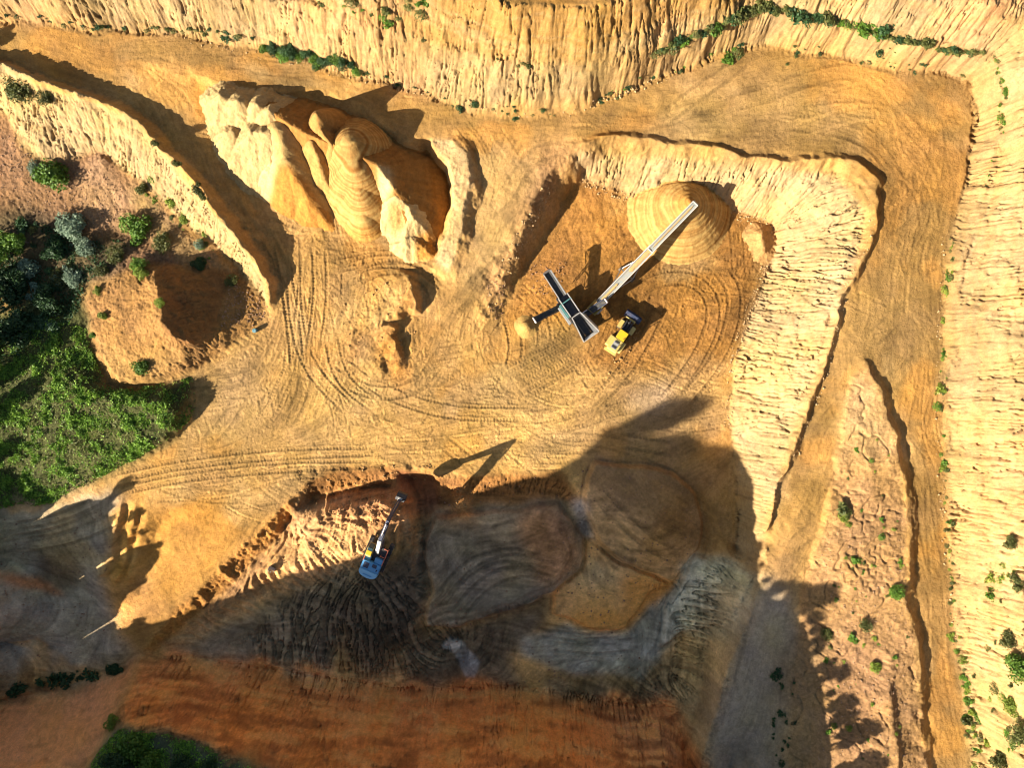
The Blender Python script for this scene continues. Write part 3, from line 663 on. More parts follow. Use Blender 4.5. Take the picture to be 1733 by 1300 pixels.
TR = [[(608, 405), (606, 440), (600, 500)], [(585, 405), (592, 450), (590, 520)], [(560, 450), (640, 436), (710, 446), (755, 480), (772, 500)], [(640, 425), (710, 436), (765, 480)], [(470, 400), (485, 470), (500, 560), (505, 640)], [(520, 400), (520, 470), (510, 560)],
      [(180, 818), (300, 790), (480, 770), (640, 770)], [(200, 826), (320, 800), (500, 785), (650, 780)], [(1000, 690), (1060, 630), (1110, 540), (1120, 500)], [(1120, 690), (1190, 600), (1215, 520), (1180, 470), (1110, 470), (1070, 500)], [(1150, 690), (1225, 600), (1250, 500), (1215, 450)],
      [(1040, 745), (1110, 755), (1150, 765)], [(840, 640), (940, 590), (985, 565)], [(855, 655), (950, 605), (990, 585)], [(860, 520), (880, 600), (840, 680)], [(560, 600), (640, 660), (760, 700), (900, 700)]]
for k in range(7):
    TR.append([(582 + k * 7, 585 + k * 8), (640 + k * 5, 552 + k * 9)])
for k in range(5):
    TR.append([(845 + k * 8, 640 + k * 7), (930 + k * 7, 596 + k * 6), (978 + k * 3, 570 + k * 5)])
TR += [[(572, 470), (600, 448), (660, 438), (715, 450), (760, 486)], [(590, 480), (640, 452), (690, 452), (730, 480), (742, 520)], [(575, 640), (640, 668), (710, 655), (745, 610)], [(560, 560), (575, 640), (640, 690)], [(500, 420), (498, 520), (520, 620), (600, 700)], [(540, 410), (545, 500), (530, 600)]]
for dx_, dy_ in ((0, 0), (14, 10), (30, 26)):
    TR += [[(735 + dx_, 1030 + dy_), (790 + dx_, 960 + dy_), (860 + dx_, 935 + dy_), (930 + dx_, 960 + dy_)], [(1010 + dx_, 830 + dy_), (1060 + dx_, 890 + dy_), (1120 + dx_, 920 + dy_)], [(-10 + dx_, 905 + dy_), (80 + dx_, 890 + dy_), (170 + dx_, 850 + dy_)], [(1060 + dx_, 1080 + dy_), (980 + dx_, 1090 + dy_), (900 + dx_, 1080 + dy_)]]
for ln in TR:
    ln = [w(a, b, 0) for a, b in ln]
    for _ in range(2):
        ln = [ln[0]] + [q for p0, p1 in zip(ln[:-1], ln[1:]) for q in (((p0[0] * .75 + p1[0] * .25), (p0[1] * .75 + p1[1] * .25)), ((p0[0] * .25 + p1[0] * .75), (p0[1] * .25 + p1[1] * .75)))] + [ln[-1]]
    rut(ln, 1.1, .55, .10, .55, .72)
H += blur(RUT, .4) * (1 - steep)
soil[..., :3] *= blur(RTI, .5)[..., None]


# ------------------------------------------------------------------ mesh builders and materials
def setp(o, label=None, cat=None, group=None, kind=None):
    if label: o["label"] = label
    if cat: o["category"] = cat
    if group: o["group"] = group
    if kind: o["kind"] = kind
    return o


def mesh_from(name, V, F, mat=None, smoothf=False, attr=None):
    """V (n,3), F list of equal-length faces (m,k) as arrays"""
    me = bpy.data.meshes.new(name)
    V = np.asarray(V, np.float32); F = np.asarray(F, np.int32)
    k = F.shape[1]
    me.vertices.add(len(V)); me.vertices.foreach_set("co", V.ravel())
    me.loops.add(F.size); me.loops.foreach_set("vertex_index", F.ravel())
    me.polygons.add(len(F))
    me.polygons.foreach_set("loop_start", np.arange(0, F.size, k, dtype=np.int32))
    me.polygons.foreach_set("loop_total", np.full(len(F), k, np.int32))
    me.update(calc_edges=True)
    if smoothf:
        me.polygons.foreach_set("use_smooth", np.ones(len(F), bool))
    if attr is not None:
        a = me.attributes.new("soil", 'FLOAT_COLOR', 'POINT')
        a.data.foreach_set("color", np.asarray(attr, np.float32).ravel())
    if mat:
        me.materials.append(mat)
    me.validate()
    return me


def link(name, me, parent=None):
    o = bpy.data.objects.new(name, me)
    COL.objects.link(o)
    if parent: o.parent = parent
    return o


def newmat(name):
    m = bpy.data.materials.new(name)
    m.use_nodes = True
    nt = m.node_tree
    return m, nt, nt.nodes["Principled BSDF"]


def nd(nt, t, **k):
    n = nt.nodes.new(t)
    for a, b in k.items():
        setattr(n, a, b)
    return n


def mix_mul(nt, fac_out, col_out, lo, hi):
    """colour * (lo..hi following fac)"""
    mr = nd(nt, "ShaderNodeMapRange")
    nt.links.new(fac_out, mr.inputs[0])
    mr.inputs[1].default_value = .25; mr.inputs[2].default_value = .75
    mr.inputs[3].default_value = lo; mr.inputs[4].default_value = hi
    vm = nd(nt, "ShaderNodeVectorMath", operation='SCALE')
    nt.links.new(col_out, vm.inputs[0]); nt.links.new(mr.outputs[0], vm.inputs[3])
    return vm.outputs[0]


def soil_material():
    m, nt, b = newmat("soil")
    at = nd(nt, "ShaderNodeAttribute"); at.attribute_name = "soil"
    tc = nd(nt, "ShaderNodeNewGeometry")
    n1 = nd(nt, "ShaderNodeTexNoise"); n1.inputs["Scale"].default_value = 1.1; n1.inputs["Detail"].default_value = 7; n1.inputs["Roughness"].default_value = .65
    n2 = nd(nt, "ShaderNodeTexNoise"); n2.inputs["Scale"].default_value = 5.0; n2.inputs["Detail"].default_value = 5; n2.inputs["Roughness"].default_value = .7
    vo = nd(nt, "ShaderNodeTexVoronoi"); vo.inputs["Scale"].default_value = 2.6
    for n in (n1, n2, vo):
        nt.links.new(tc.outputs["Position"], n.inputs["Vector"])
    c = mix_mul(nt, n1.outputs["Fac"], at.outputs["Color"], .76, 1.24)
    c = mix_mul(nt, n2.outputs["Fac"], c, .78, 1.22)
    # pebbles show in the gritty patches
    mr = nd(nt, "ShaderNodeMapRange"); nt.links.new(vo.outputs["Color"], mr.inputs[0]); mr.inputs[3].default_value = .72; mr.inputs[4].default_value = 1.32
    vm = nd(nt, "ShaderNodeVectorMath", operation='SCALE'); nt.links.new(c, vm.inputs[0]); nt.links.new(mr.outputs[0], vm.inputs[3])
    mx = nd(nt, "ShaderNodeMix", data_type='RGBA')
    nt.links.new(at.outputs["Alpha"], mx.inputs[0]); nt.links.new(c, mx.inputs[6]); nt.links.new(vm.outputs[0], mx.inputs[7])
    nt.links.new(mx.outputs[2], b.inputs["Base Color"])
    b.inputs["Roughness"].default_value = .95
    b.inputs["Specular IOR Level"].default_value = .15
    ad = nd(nt, "ShaderNodeMath", operation='ADD'); nt.links.new(n1.outputs["Fac"], ad.inputs[0])
    mu = nd(nt, "ShaderNodeMath", operation='MULTIPLY'); nt.links.new(n2.outputs["Fac"], mu.inputs[0]); mu.inputs[1].default_value = .5
    nt.links.new(mu.outputs[0], ad.inputs[1])
    sm = nd(nt, "ShaderNodeMath", operation='MULTIPLY_ADD'); nt.links.new(at.outputs["Alpha"], sm.inputs[0]); sm.inputs[1].default_value = .5; sm.inputs[2].default_value = .6
    bp = nd(nt, "ShaderNodeBump"); bp.inputs["Distance"].default_value = .22
    nt.links.new(sm.outputs[0], bp.inputs["Strength"])
    nt.links.new(ad.outputs[0], bp.inputs["Height"]); nt.links.new(bp.outputs[0], b.inputs["Normal"])
    return m


SOIL = soil_material()


def grid_faces(ny, nx):
    i = np.arange(ny * nx, dtype=np.int32).reshape(ny, nx)
    return np.stack([i[:-1, :-1], i[:-1, 1:], i[1:, 1:], i[1:, :-1]], -1).reshape(-1, 4)


# ------------------------------------------------------------------ the ground itself, with the land round it out to the horizon
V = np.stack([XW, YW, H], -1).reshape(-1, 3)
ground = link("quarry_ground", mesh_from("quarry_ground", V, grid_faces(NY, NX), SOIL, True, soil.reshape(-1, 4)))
setp(ground, kind="structure")
idx = np.arange(NY * NX).reshape(NY, NX)
st = 12
ring = np.concatenate([idx[0, :-1:st], idx[:-1:st, -1], idx[-1, :0:-st], idx[:0:-st, 0]])
RV = V[ring]
cols = [soil.reshape(-1, 4)[ring]]
rows = [RV - np.array([0, 0, .02])]
for f, mixz in ((1.15, .25), (1.5, .6), (2.4, .85), (5, 1), (14, 1)):
    q = RV * np.array([f, f, 1])
    q[:, 2] = RV[:, 2] * (1 - mixz) + 22 * mixz + np.random.default_rng(int(f * 10)).uniform(-1.5, 1.5, len(q))
    rows.append(q); cols.append(np.tile(np.array([.14, .13, .06, .8], np.float32), (len(q), 1)))
nr = len(ring)
OV = np.concatenate(rows); OF = []
for a in range(len(rows) - 1):
    i = np.arange(nr); j = (i + 1) % nr
    OF.append(np.stack([a * nr + i, (a + 1) * nr + i, (a + 1) * nr + j, a * nr + j], 1))
land = link("surrounding_land", mesh_from("surrounding_land", OV, np.concatenate(OF), SOIL, True, np.concatenate(cols)))
setp(land, kind="structure")


def hz(x, y):
    return float(bil(H, np.array([(x - X0) / DX]), np.array([(y - Y0) / DX]))[0])


def at(px, py):
    """where the line of sight through a photo point meets the ground"""
    z = 45.0
    while z > -8:
        x, y = w(px, py, z)
        if X0 < x < X1 and Y0 < y < Y1 and hz(x, y) >= z:
            return x, y, hz(x, y)
        z -= .12
    x, y = w(px, py, 0)
    return x, y, hz(x, y)


# ------------------------------------------------------------------ stockpiles: each one a mesh of its own resting on the ground
def seg_dist(x, y, a, b, t_out=None):
    ax, ay = a; bx, by = b
    dx, dy = bx - ax, by - ay
    t = np.clip(((x - ax) * dx + (y - ay) * dy) / (dx * dx + dy * dy + 1e-9), 0, 1)
    return np.hypot(x - ax - dx * t, y - ay - dy * t), t


def pile(name, label, feats, base_col, ring=(.0, .7), tints=(), rough=.08, grit=.2, seed=1, cat="sand pile", streak=.10, group=None):
    """feats: ('ridge', [(px,py,z)...], slope) or ('cone', px, py, z, slope, axis_deg, aniso)"""
    d = .12
    bx = []
    for f in feats:
        pts = f[1] if f[0] == 'ridge' else [f[1:4]]
        s = f[2] if f[0] == 'ridge' else f[4]
        for p in pts:
            X, Y = w(*p)
            r = max(1.0, (p[2] + 1.5) / s)
            bx += [(X - r, Y - r), (X + r, Y + r)]
    x0, y0 = np.min(bx, 0); x1, y1 = np.max(bx, 0)
    nx, ny = int((x1 - x0) / d) + 2, int((y1 - y0) / d) + 2
    xx, yy = np.meshgrid(x0 + np.arange(nx) * d, y0 + np.arange(ny) * d)
    xx = xx.astype(np.float32); yy = yy.astype(np.float32)
    n1 = fbm(26, seed * 13 + 1, 4, shape=(ny, nx)); n2 = fbm(26, seed * 13 + 7, 4, shape=(ny, nx))
    qx, qy = xx + n1 * rough * 3.0, yy + n2 * rough * 3.0
    z = np.full(xx.shape, -50.0, np.float32)
    ang = np.zeros_like(z)
    for f in feats:
        if f[0] == 'ridge':
            P3 = [(*w(*p), p[2]) for p in f[1]]
            for a, b in zip(P3[:-1], P3[1:]):
                dist, t = seg_dist(qx, qy, a[:2], b[:2])
                rr = f[4] if len(f) > 4 else .3
                if len(f) > 3:
                    dist = dist * np.where((b[0] - a[0]) * (qy - a[1]) - (b[1] - a[1]) * (qx - a[0]) < 0, f[3], 1.0)
                zz = a[2] + (b[2] - a[2]) * t - f[2] * (np.sqrt(dist ** 2 + rr * rr) - rr)
                up_ = zz > z
                z = np.where(up_, zz, z)
        else:
            X, Y = w(*f[1:4])
            a = R(f[5]); u = (qx - X) * math.cos(a) + (qy - Y) * math.sin(a); v = -(qx - X) * math.sin(a) + (qy - Y) * math.cos(a)
            dist = np.sqrt(u * u + (v * f[6]) ** 2 + .12) - .35
            zz = f[3] - f[4] * dist
            up_ = zz > z
            z = np.where(up_, zz, z)
            ang = np.where(up_, np.arctan2(v, u), ang)
    g = bil(H, (xx - X0) / DX, (yy - Y0) / DX).astype(np.float32)
    hh = z - g
    z = np.where(hh < .8, g + hh * (.6 + .25 * np.clip(hh, 0, .8)) , z)          # a softer foot where sand has rolled out
    ph = z / ring[1] + n1 * .25
    rings = np.sin(ph * 2 * math.pi)
    rings = rings * np.clip(.9 + n2 * .5, .1, 1.4)
    z = z + ring[0] * rings + n1 * rough + fbm(7, seed * 13 + 3, 3, shape=(ny, nx)) * rough * .9
    gy_, gx_ = np.gradient(blur(z, 3), d)
    l = np.hypot(gx_, gy_) + 1e-6
    # runs of sand that slid down the flanks
    u, v = gx_ / l, gy_ / l
    nz = blur(np.random.default_rng(seed).standard_normal((ny, nx)).astype(np.float32), 1.3)
    acc = nz.copy()
    ii, jj = np.meshgrid(np.arange(ny), np.arange(nx), indexing='ij')
    for s in (1, -1):
        fy_, fx_ = ii.astype(np.float32), jj.astype(np.float32)
        for _ in range(16):
            iy, ix = np.clip(np.rint(fy_), 0, ny - 1).astype(int), np.clip(np.rint(fx_), 0, nx - 1).astype(int)
            fx_ = fx_ + s * u[iy, ix]; fy_ = fy_ + s * v[iy, ix]
            acc += nz[iy, ix]
    acc /= acc.std() + 1e-6
    z += np.clip(acc, -2, 2) * .03 * (rough / .08)
    z += blur(np.random.default_rng(seed + 9).standard_normal((ny, nx)).astype(np.float32), .9) * .03 * (rough / .05)
    c = np.tile(np.array([*base_col, grit], np.float32), (ny, nx, 1))
    k = CAM_H / (CAM_H - z) * 10
    tx, ty = 866.5 + xx * k + n1 * 3, 650 - yy * k + n2 * 3
    for poly, tc, gr in tints:
        m = np.clip(blur(inside(poly, tx, ty).astype(np.float32), 3.5), 0, 1)[..., None]
        c = c * (1 - m) + np.array([*tc, gr], np.float32) * m
    var = np.interp(ph, np.arange(-60, 60, .25), np.random.default_rng(seed + 5).choice([-1, -.3, .2, .6, .9], 480))
    c[..., :3] *= np.array([.62, .555, .43], np.float32)
    tone = streak * var * (1 if ring[0] > 0 else .3)
    c[..., :3] *= (1 + tone[..., None] * np.array([.6, .95, 1.25]) + (.07 * acc + .05 * n2)[..., None])
    keepv = z > g - .02
    z = np.maximum(z, g - .12)
    F = grid_faces(ny, nx)
    kf = keepv.reshape(-1)[F].any(1)
    F = F[kf]
    used, inv = np.unique(F, return_inverse=True)
    Vv = np.stack([xx, yy, z], -1).reshape(-1, 3)[used]
    cen = np.array([Vv[:, 0].mean(), Vv[:, 1].mean(), Vv[:, 2].min()])
    me = mesh_from(name, Vv - cen, inv.reshape(F.shape), SOIL, True, np.clip(c.reshape(-1, 4)[used], .01, .9))
    o = link(name, me)
    o.location = cen
    setp(o, label, cat, group)
    return o, (x0, y0, d, z)


PALE, SANDC, ORANGE = (.55, .39, .175), (.52, .32, .115), (.55, .27, .065)
pile("sand_pile", "long brown sand pile curving along the road with its far flank in shade",
     [('ridge', [(440, 172, 7.4), (480, 204, 8.8), (520, 228, 9.6), (580, 250, 9.7), (640, 284, 9.2), (664, 318, 7.8), (672, 340, 6.2)], .80, 2.2)],
     (.40, .205, .06), (.012, .8), [([(640, 278), (662, 282), (664, 330), (640, 350)], (.68, .52, .30), .1)], .08, .15, 3)
pile("sand_pile", "cream tongue of sand with an orange tip at the right end of the stockpiles",
     [('ridge', [(672, 330, 6.8), (690, 346, 6.0), (697, 368, 5.0), (688, 402, 3.2)], 1.05), ('ridge', [(690, 396, 3.3), (728, 432, 1.2)], .9)],
     (.64, .48, .26), (.0, .8), [([(704, 398), (725, 390), (755, 440), (705, 446)], (.56, .28, .07), .7), ([(655, 345), (680, 345), (686, 385), (660, 395)], (.50, .32, .13), .5)], .12, .15, 13)
pile("sand_pile", "tall ringed sand pile shaped like a shell in the middle of the stockpiles",
     [('ridge', [(590, 240, 11.2), (597, 272, 9.8), (604, 312, 7.2), (610, 356, 4.0), (612, 396, .6)], 1.5, 1.0, 2.4)], (.50, .31, .115), (.045, .85),
     [([(570, 386), (660, 386), (660, 440), (570, 440)], (.52, .29, .085), .5)], .025, .1, 4, streak=.42)
pile("sand_pile", "small steep sand cone standing on top of the long brown pile",
     [('cone', 533, 192, 12.5, 2.1, 0, 1.0), ('cone', 535, 205, 11.4, 1.9, 0, 1.1), ('ridge', [(540, 218, 10.4), (560, 244, 9.8)], 1.8)], (.47, .275, .10), (.03, .5), (), .05, .2, 5)
pile("sand_pile", "narrow sand pile wedged between the shell shaped pile and the orange fan",
     [('ridge', [(528, 238, 9.3), (540, 275, 7.4), (560, 325, 3.8)], 1.5)], (.50, .31, .115), (.03, .6), (), .07, .2, 6)
pile("sand_pile", "pale sand pile with an orange dug out fan at its front",
     [('cone', 470, 218, 9.2, .82, -95, 1.05), ('ridge', [(470, 218, 9.2), (482, 268, 7.4), (520, 330, 4.0), (556, 380, .9)], .98, 1.0, .8)], PALE, (.0, .7),
     [([(474, 276), (492, 276), (524, 318), (570, 385), (562, 412), (440, 412), (447, 350)], ORANGE, .6), ([(420, 300), (462, 225), (468, 290), (440, 390), (412, 350)], (.66, .50, .27), .1)], .05, .2, 7)
pile("sand_pile", "cluster of small cream coloured sand heaps next to the lane",
     [('cone', 372, 160, 7.6, .9, 0, 1), ('cone', 398, 168, 8.4, .9, 0, 1.1), ('cone', 432, 172, 8.6, .95, 0, 1), ('cone', 452, 186, 8.8, .9, 0, 1), ('cone', 388, 222, 6.0, .85, 40, 1.1), ('cone', 425, 222, 7.9, .85, 0, 1.0), ('cone', 402, 262, 4.6, .8, 0, 1), ('ridge', [(425, 222, 7.7), (455, 226, 8.6)], .9)],
     (.56, .42, .22), (.0, .7), (), .10, .3, 8)
CONE = pile("sand_pile", "large conical sand pile with rings under the long stacking conveyor",
            [('cone', 1168, 340, 7.0, .80, 0, 1.0)], (.53, .335, .125), (.045, .62), [([(1150, 322), (1172, 325), (1178, 352), (1150, 362), (1140, 345)], (.50, .285, .085), .1)], .035, .1, 9, streak=.32)
pile("sand_pile", "small fresh sand heap below the dark side conveyor", [('cone', 892, 552, 1.25, .72, 0, 1)], (.60, .40, .15), (.0, .5), (), .03, .1, 10)
pile("dirt_heap", "broad low dirt heap by the pit wall on the right", [('ridge', [(1290, 395, 1.6), (1296, 425, 1.2)], .6)], (.55, .34, .15), (.0, .5), (), .08, .4, 12, cat="dirt heap")

# ------------------------------------------------------------------ machines
class MB:
    """collects shapes into one mesh"""
    def __init__(self): self.bm = bmesh.new()

    def _tf(self, vs, M):
        for v in vs: v.co = M @ v.co

    def box(self, c, s, rot=(0, 0, 0), bev=.03, taper=(1, 1)):
        vs = bmesh.ops.create_cube(self.bm, size=1.0)['verts']
        for v in vs:
            if v.co.z > 0: v.co.x *= taper[0]; v.co.y *= taper[1]
            v.co = Vector((v.co.x * s[0], v.co.y * s[1], v.co.z * s[2]))
        M = Matrix.Translation(c) @ Euler(rot).to_matrix().to_4x4()
        self._tf(vs, M)
        if bev:
            es = list({e for v in vs for e in v.link_edges})
            bmesh.ops.bevel(self.bm, geom=es, offset=min(bev, min(s) * .3), segments=2, affect='EDGES')
        return self

    def cyl(self, a, b, r, r2=None, n=14):
        a, b = Vector(a), Vector(b)
        d = b - a
        g = bmesh.ops.create_cone(self.bm, cap_ends=True, segments=n, radius1=r, radius2=r if r2 is None else r2, depth=d.length)
        self._tf(g['verts'], Matrix.Translation((a + b) / 2) @ d.to_track_quat('Z', 'Y').to_matrix().to_4x4())
        return self

    def beam(self, a, b, wd, ht, ht2=None, bev=.02):
        """square bar from a to b, wd wide (x), ht high"""
        a, b = Vector(a), Vector(b)
        d = b - a
        q = d.to_track_quat('Y', 'Z').to_matrix().to_4x4()
        vs = bmesh.ops.create_cube(self.bm, size=1.0)['verts']
        for v in vs:
            hh = ht if v.co.y < 0 or ht2 is None else ht2
            v.co = Vector((v.co.x * wd, v.co.y * d.length, v.co.z * hh))
        self._tf(vs, Matrix.Translation((a + b) / 2) @ q)
        if bev:
            bmesh.ops.bevel(self.bm, geom=list({e for v in vs for e in v.link_edges}), offset=bev, segments=1, affect='EDGES')
        return self

    def prism(self, prof, x0, x1, bev=0):
        """profile in (y, z) pushed out from x0 to x1"""
        A = [self.bm.verts.new((x0, y, z)) for y, z in prof]
        B = [self.bm.verts.new((x1, y, z)) for y, z in prof]
        n = len(prof)
        fs = [self.bm.faces.new(A), self.bm.faces.new(B[::-1])]
        for i in range(n):
            fs.append(self.bm.faces.new((A[i], B[i], B[(i + 1) % n], A[(i + 1) % n])))
        bmesh.ops.recalc_face_normals(self.bm, faces=fs)
        if bev:
            bmesh.ops.bevel(self.bm, geom=list({e for f in fs for e in f.edges}), offset=bev, segments=2, affect='EDGES')
        return self

    def quadstrip(self, rows, th=.05):
        """sheet through rows of points, given thickness th downwards"""
        T = [[self.bm.verts.new(p) for p in r] for r in rows]
        D = [[self.bm.verts.new((p[0], p[1], p[2] - th)) for p in r] for r in rows]
        fs = []
        for G, fl in ((T, 0), (D, 1)):
            for r0, r1 in zip(G[:-1], G[1:]):
                for i in range(len(r0) - 1):
                    fs.append(self.bm.faces.new((r0[i], r0[i + 1], r1[i + 1], r1[i])))
        m, n = len(T), len(T[0])
        edge = [(0, i) for i in range(n)] + [(j, n - 1) for j in range(1, m)] + [(m - 1, i) for i in range(n - 2, -1, -1)] + [(j, 0) for j in range(m - 2, 0, -1)]
        for (a, b), (c, d_) in zip(edge, edge[1:] + edge[:1]):
            fs.append(self.bm.faces.new((T[a][b], T[c][d_], D[c][d_], D[a][b])))
        bmesh.ops.recalc_face_normals(self.bm, faces=fs)
        return self

    def build(self, name, mat, parent=None):
        me = bpy.data.meshes.new(name)
        self.bm.to_mesh(me); self.bm.free()
        me.materials.append(mat)
        return link(name, me, parent)


def paint_mat(name, c, rough=.5, dirt=.25, dirtc=(.30, .20, .10), metal=0.0):
    m, nt, b = newmat(name)
    tc = nd(nt, "ShaderNodeTexCoord")
    n = nd(nt, "ShaderNodeTexNoise"); n.inputs["Scale"].default_value = 2.2; n.inputs["Detail"].default_value = 8; n.inputs["Roughness"].default_value = .7
    nt.links.new(tc.outputs["Object"], n.inputs["Vector"])
    mr = nd(nt, "ShaderNodeMapRange"); nt.links.new(n.outputs["Fac"], mr.inputs[0])
    mr.inputs[1].default_value = .45; mr.inputs[2].default_value = .75; mr.inputs[3].default_value = 0; mr.inputs[4].default_value = min(1, dirt * 2)
    mx = nd(nt, "ShaderNodeMix", data_type='RGBA')
    nt.links.new(mr.outputs[0], mx.inputs[0])
    mx.inputs[6].default_value = (*c, 1); mx.inputs[7].default_value = (*dirtc, 1)
    nt.links.new(mx.outputs[2], b.inputs["Base Color"])
    b.inputs["Roughness"].default_value = rough; b.inputs["Metallic"].default_value = metal
    return m


M_BLUE = paint_mat("blue_paint", (.07, .25, .46), .42, .12)
M_LBLUE = paint_mat("pale_blue_paint", (.20, .42, .58), .45, .15)
M_YEL = paint_mat("yellow_paint", (.62, .37, .01), .4, .12)
M_CREAMY = paint_mat("pale_yellow_paint", (.46, .34, .09), .5, .2)
M_WHITE = paint_mat("white_paint", (.36, .345, .31), .5, .15)
M_GREY = paint_mat("grey_paint", (.26, .26, .25), .5, .2)
M_BLACK = paint_mat("black_steel", (.022, .023, .026), .5, .10)
M_RUB = paint_mat("rubber", (.03, .028, .027), .9, .35)
M_STEEL = paint_mat("worn_steel", (.20, .17, .15), .4, .3, metal=.5)
M_GLASS = paint_mat("tinted_glass", (.03, .06, .065), .08, .05)
M_TEAL = paint_mat("teal_paint", (.07, .20, .19), .45, .15)
M_RED = paint_mat("orange_rail_paint", (.55, .13, .06), .5, .15)
M_NAVY = paint_mat("dark_navy_paint", (.02, .03, .065), .5, .1)
M_BELTG = paint_mat("dusty_belt", (.17, .18, .165), .7, .3, (.30, .2, .09))
M_BELT = paint_mat("conveyor_belt", (.025, .027, .028), .8, .15)
M_SAND = paint_mat("loose_sand", (.32, .20, .075), .95, .3, (.28, .17, .06))


def thing(name, label, cat, x, y, z, heading=0.0, group=None, tilt=(0, 0)):
    """Empty at the thing's foot; heading = degrees clockwise from straight up in plan"""
    o = bpy.data.objects.new(name, None)
    COL.objects.link(o)
    o.location = (x, y, z)
    o.rotation_euler = (R(tilt[0]), R(tilt[1]), -R(heading))
    o.empty_display_size = .5
    return setp(o, label, cat, group)


# --- excavator digging at the pit edge
ex, ey = w(640, 936, 1.5)
ez = hz(ex, ey) + .05
EX = thing("excavator", "blue tracked excavator with yellow cab roof and raised pale boom at the pit edge", "excavator", ex, ey, ez, 23.5)
for s in (-1, 1):
    tr = MB()
    tr.prism([(-2.6, .35), (-2.3, .05), (2.3, .05), (2.6, .35), (2.6, .75), (2.3, 1.0), (-2.3, 1.0), (-2.6, .75)], s * 1.75 - .32, s * 1.75 + .32, .05)
    for k in range(26):
        yy_ = -2.3 + k * 4.6 / 25
        tr.box((s * 1.75, yy_, 1.02), (.66, .07, .06), bev=0)
    trk_o = tr.build("track", M_RUB, EX)
    rl = MB()
    for yy_ in (-2.1, 2.1):
        rl.cyl((s * 1.75 - .36, yy_, .52), (s * 1.75 + .36, yy_, .52), .36)
    for k in range(6):
        rl.cyl((s * 1.75 - .35, -1.4 + k * .56, .2), (s * 1.75 + .35, -1.4 + k * .56, .2), .14, n=10)
    rl.build("track_roller", M_STEEL, trk_o)
MB().box((0, 0, .7), (2.7, 2.2, .5)).cyl((0, 0, .9), (0, 0, 1.3), .95, n=24).build("undercarriage", M_BLACK, EX)
MB().box((0, -.9, 1.42), (3.2, 5.0, .28), bev=.06).build("turntable_deck", M_BLACK, EX)
cw = MB()
pts = []
prof = [(-1.62, -2.5), (-1.62, -3.05), (-1.3, -3.45), (-.7, -3.68), (0, -3.74), (.7, -3.68), (1.3, -3.45), (1.62, -3.05), (1.62, -2.5)]
A = [cw.bm.verts.new((x, y, 1.5)) for x, y in prof]; B = [cw.bm.verts.new((x * .97, y * .985, 2.75)) for x, y in prof]
fs = [cw.bm.faces.new(A[::-1]), cw.bm.faces.new(B)] + [cw.bm.faces.new((A[i], A[(i + 1) % 9], B[(i + 1) % 9], B[i])) for i in range(9)]
bmesh.ops.recalc_face_normals(cw.bm, faces=fs)
bmesh.ops.bevel(cw.bm, geom=cw.bm.edges[:], offset=.08, segments=2, affect='EDGES')
cw_o = cw.build("counterweight", M_LBLUE, EX)
MB().box((0, -3.2, 2.80), (1.5, .16, .06), bev=.02).build("lifting_lug", M_BLUE, cw_o)
en = MB().box((0, -1.75, 2.12), (3.15, 1.5, 1.1), bev=.1).box((.85, -.55, 2.0), (1.4, .9, .85), bev=.08).box((-1.05, -.6, 1.95), (1.0, .8, .75), bev=.08)
en_o = en.build("engine_cover", M_BLUE, EX)
MB().box((-.8, -1.75, 2.71), (.9, .9, .07), bev=.02).box((.55, -1.45, 2.72), (.75, .55, .08), bev=.02).build("hatch", M_NAVY, en_o)
MB().cyl((1.15, -1.9, 2.65), (1.15, -1.9, 3.25), .09).build("exhaust_pipe", M_BLACK, en_o)
cabm = MB().prism([(-.25, 1.5), (-.25, 3.15), (.05, 3.25), (1.25, 3.22), (1.75, 2.3), (1.7, 1.5)], -1.62, -.62, .05)
cab_o = cabm.build("cab", M_CREAMY, EX)
MB().box((-1.12, .42, 3.28), (.86, .68, .06), bev=.02).build("roof_panel", M_YEL, cab_o)
MB().box((-1.12, 1.02, 3.27), (.84, .46, .05), bev=.02).box((-1.12, 1.56, 2.80), (.84, .05, 1.0), (R(29), 0, 0), 0).box((-1.64, .6, 2.6), (.04, 1.2, .9), bev=0).build("window", M_GLASS, cab_o)
rail = MB()
for a, b in (((.75, .35, 1.56), (.75, .35, 2.4)), ((1.6, .35, 1.56), (1.6, .35, 2.4)), ((1.6, 1.7, 1.56), (1.6, 1.7, 2.4)), ((.95, 1.7, 1.56), (.95, 1.7, 2.4)), ((1.6, .35, 2.4), (1.6, 1.7, 2.4)), ((1.6, 1.7, 2.4), (.95, 1.7, 2.4)), ((.75, .35, 2.4), (1.6, .35, 2.4))):
    rail.cyl(a, b, .07, n=8)
rail.build("handrail", M_RED, EX)
for x_, y0_, y1_ in ((1.58, -1.0, .2), (-1.58, -1.3, -.3)):
    MB().beam((x_, y0_, 2.42), (x_, y1_, 2.42), .12, .25, bev=.02).build("side_rail", M_RED, EX)
bo = MB()
b0, b1, b2 = (0, .9, 2.0), (0, 4.3, 5.9), (0, 7.5, 6.7)
bo.beam(b0, b1, .66, .9, 1.6, .05)
bo_o = bo.build("boom", M_WHITE, EX)
MB().beam((0, 4.1, 5.75), b2, .56, 1.55, .8, .04).build("boom_tip", M_NAVY, bo_o)
MB().cyl((.5, 1.6, 1.6), (.42, 3.7, 4.6), .13).cyl((-.5, 1.6, 1.6), (-.42, 3.7, 4.6), .13).build("boom_cylinder", M_STEEL, bo_o)
st_ = MB().beam((0, 7.1, 7.5), (0, 10.2, 2.6), .5, 1.05, .55, .04)
st_o = st_.build("dipper_arm", M_NAVY, EX)
MB().cyl((0, 4.9, 6.9), (0, 7.0, 7.7), .13).cyl((0, 7.9, 6.9), (0, 9.9, 3.6), .1).build("arm_cylinder", M_STEEL, st_o)
bk = MB()
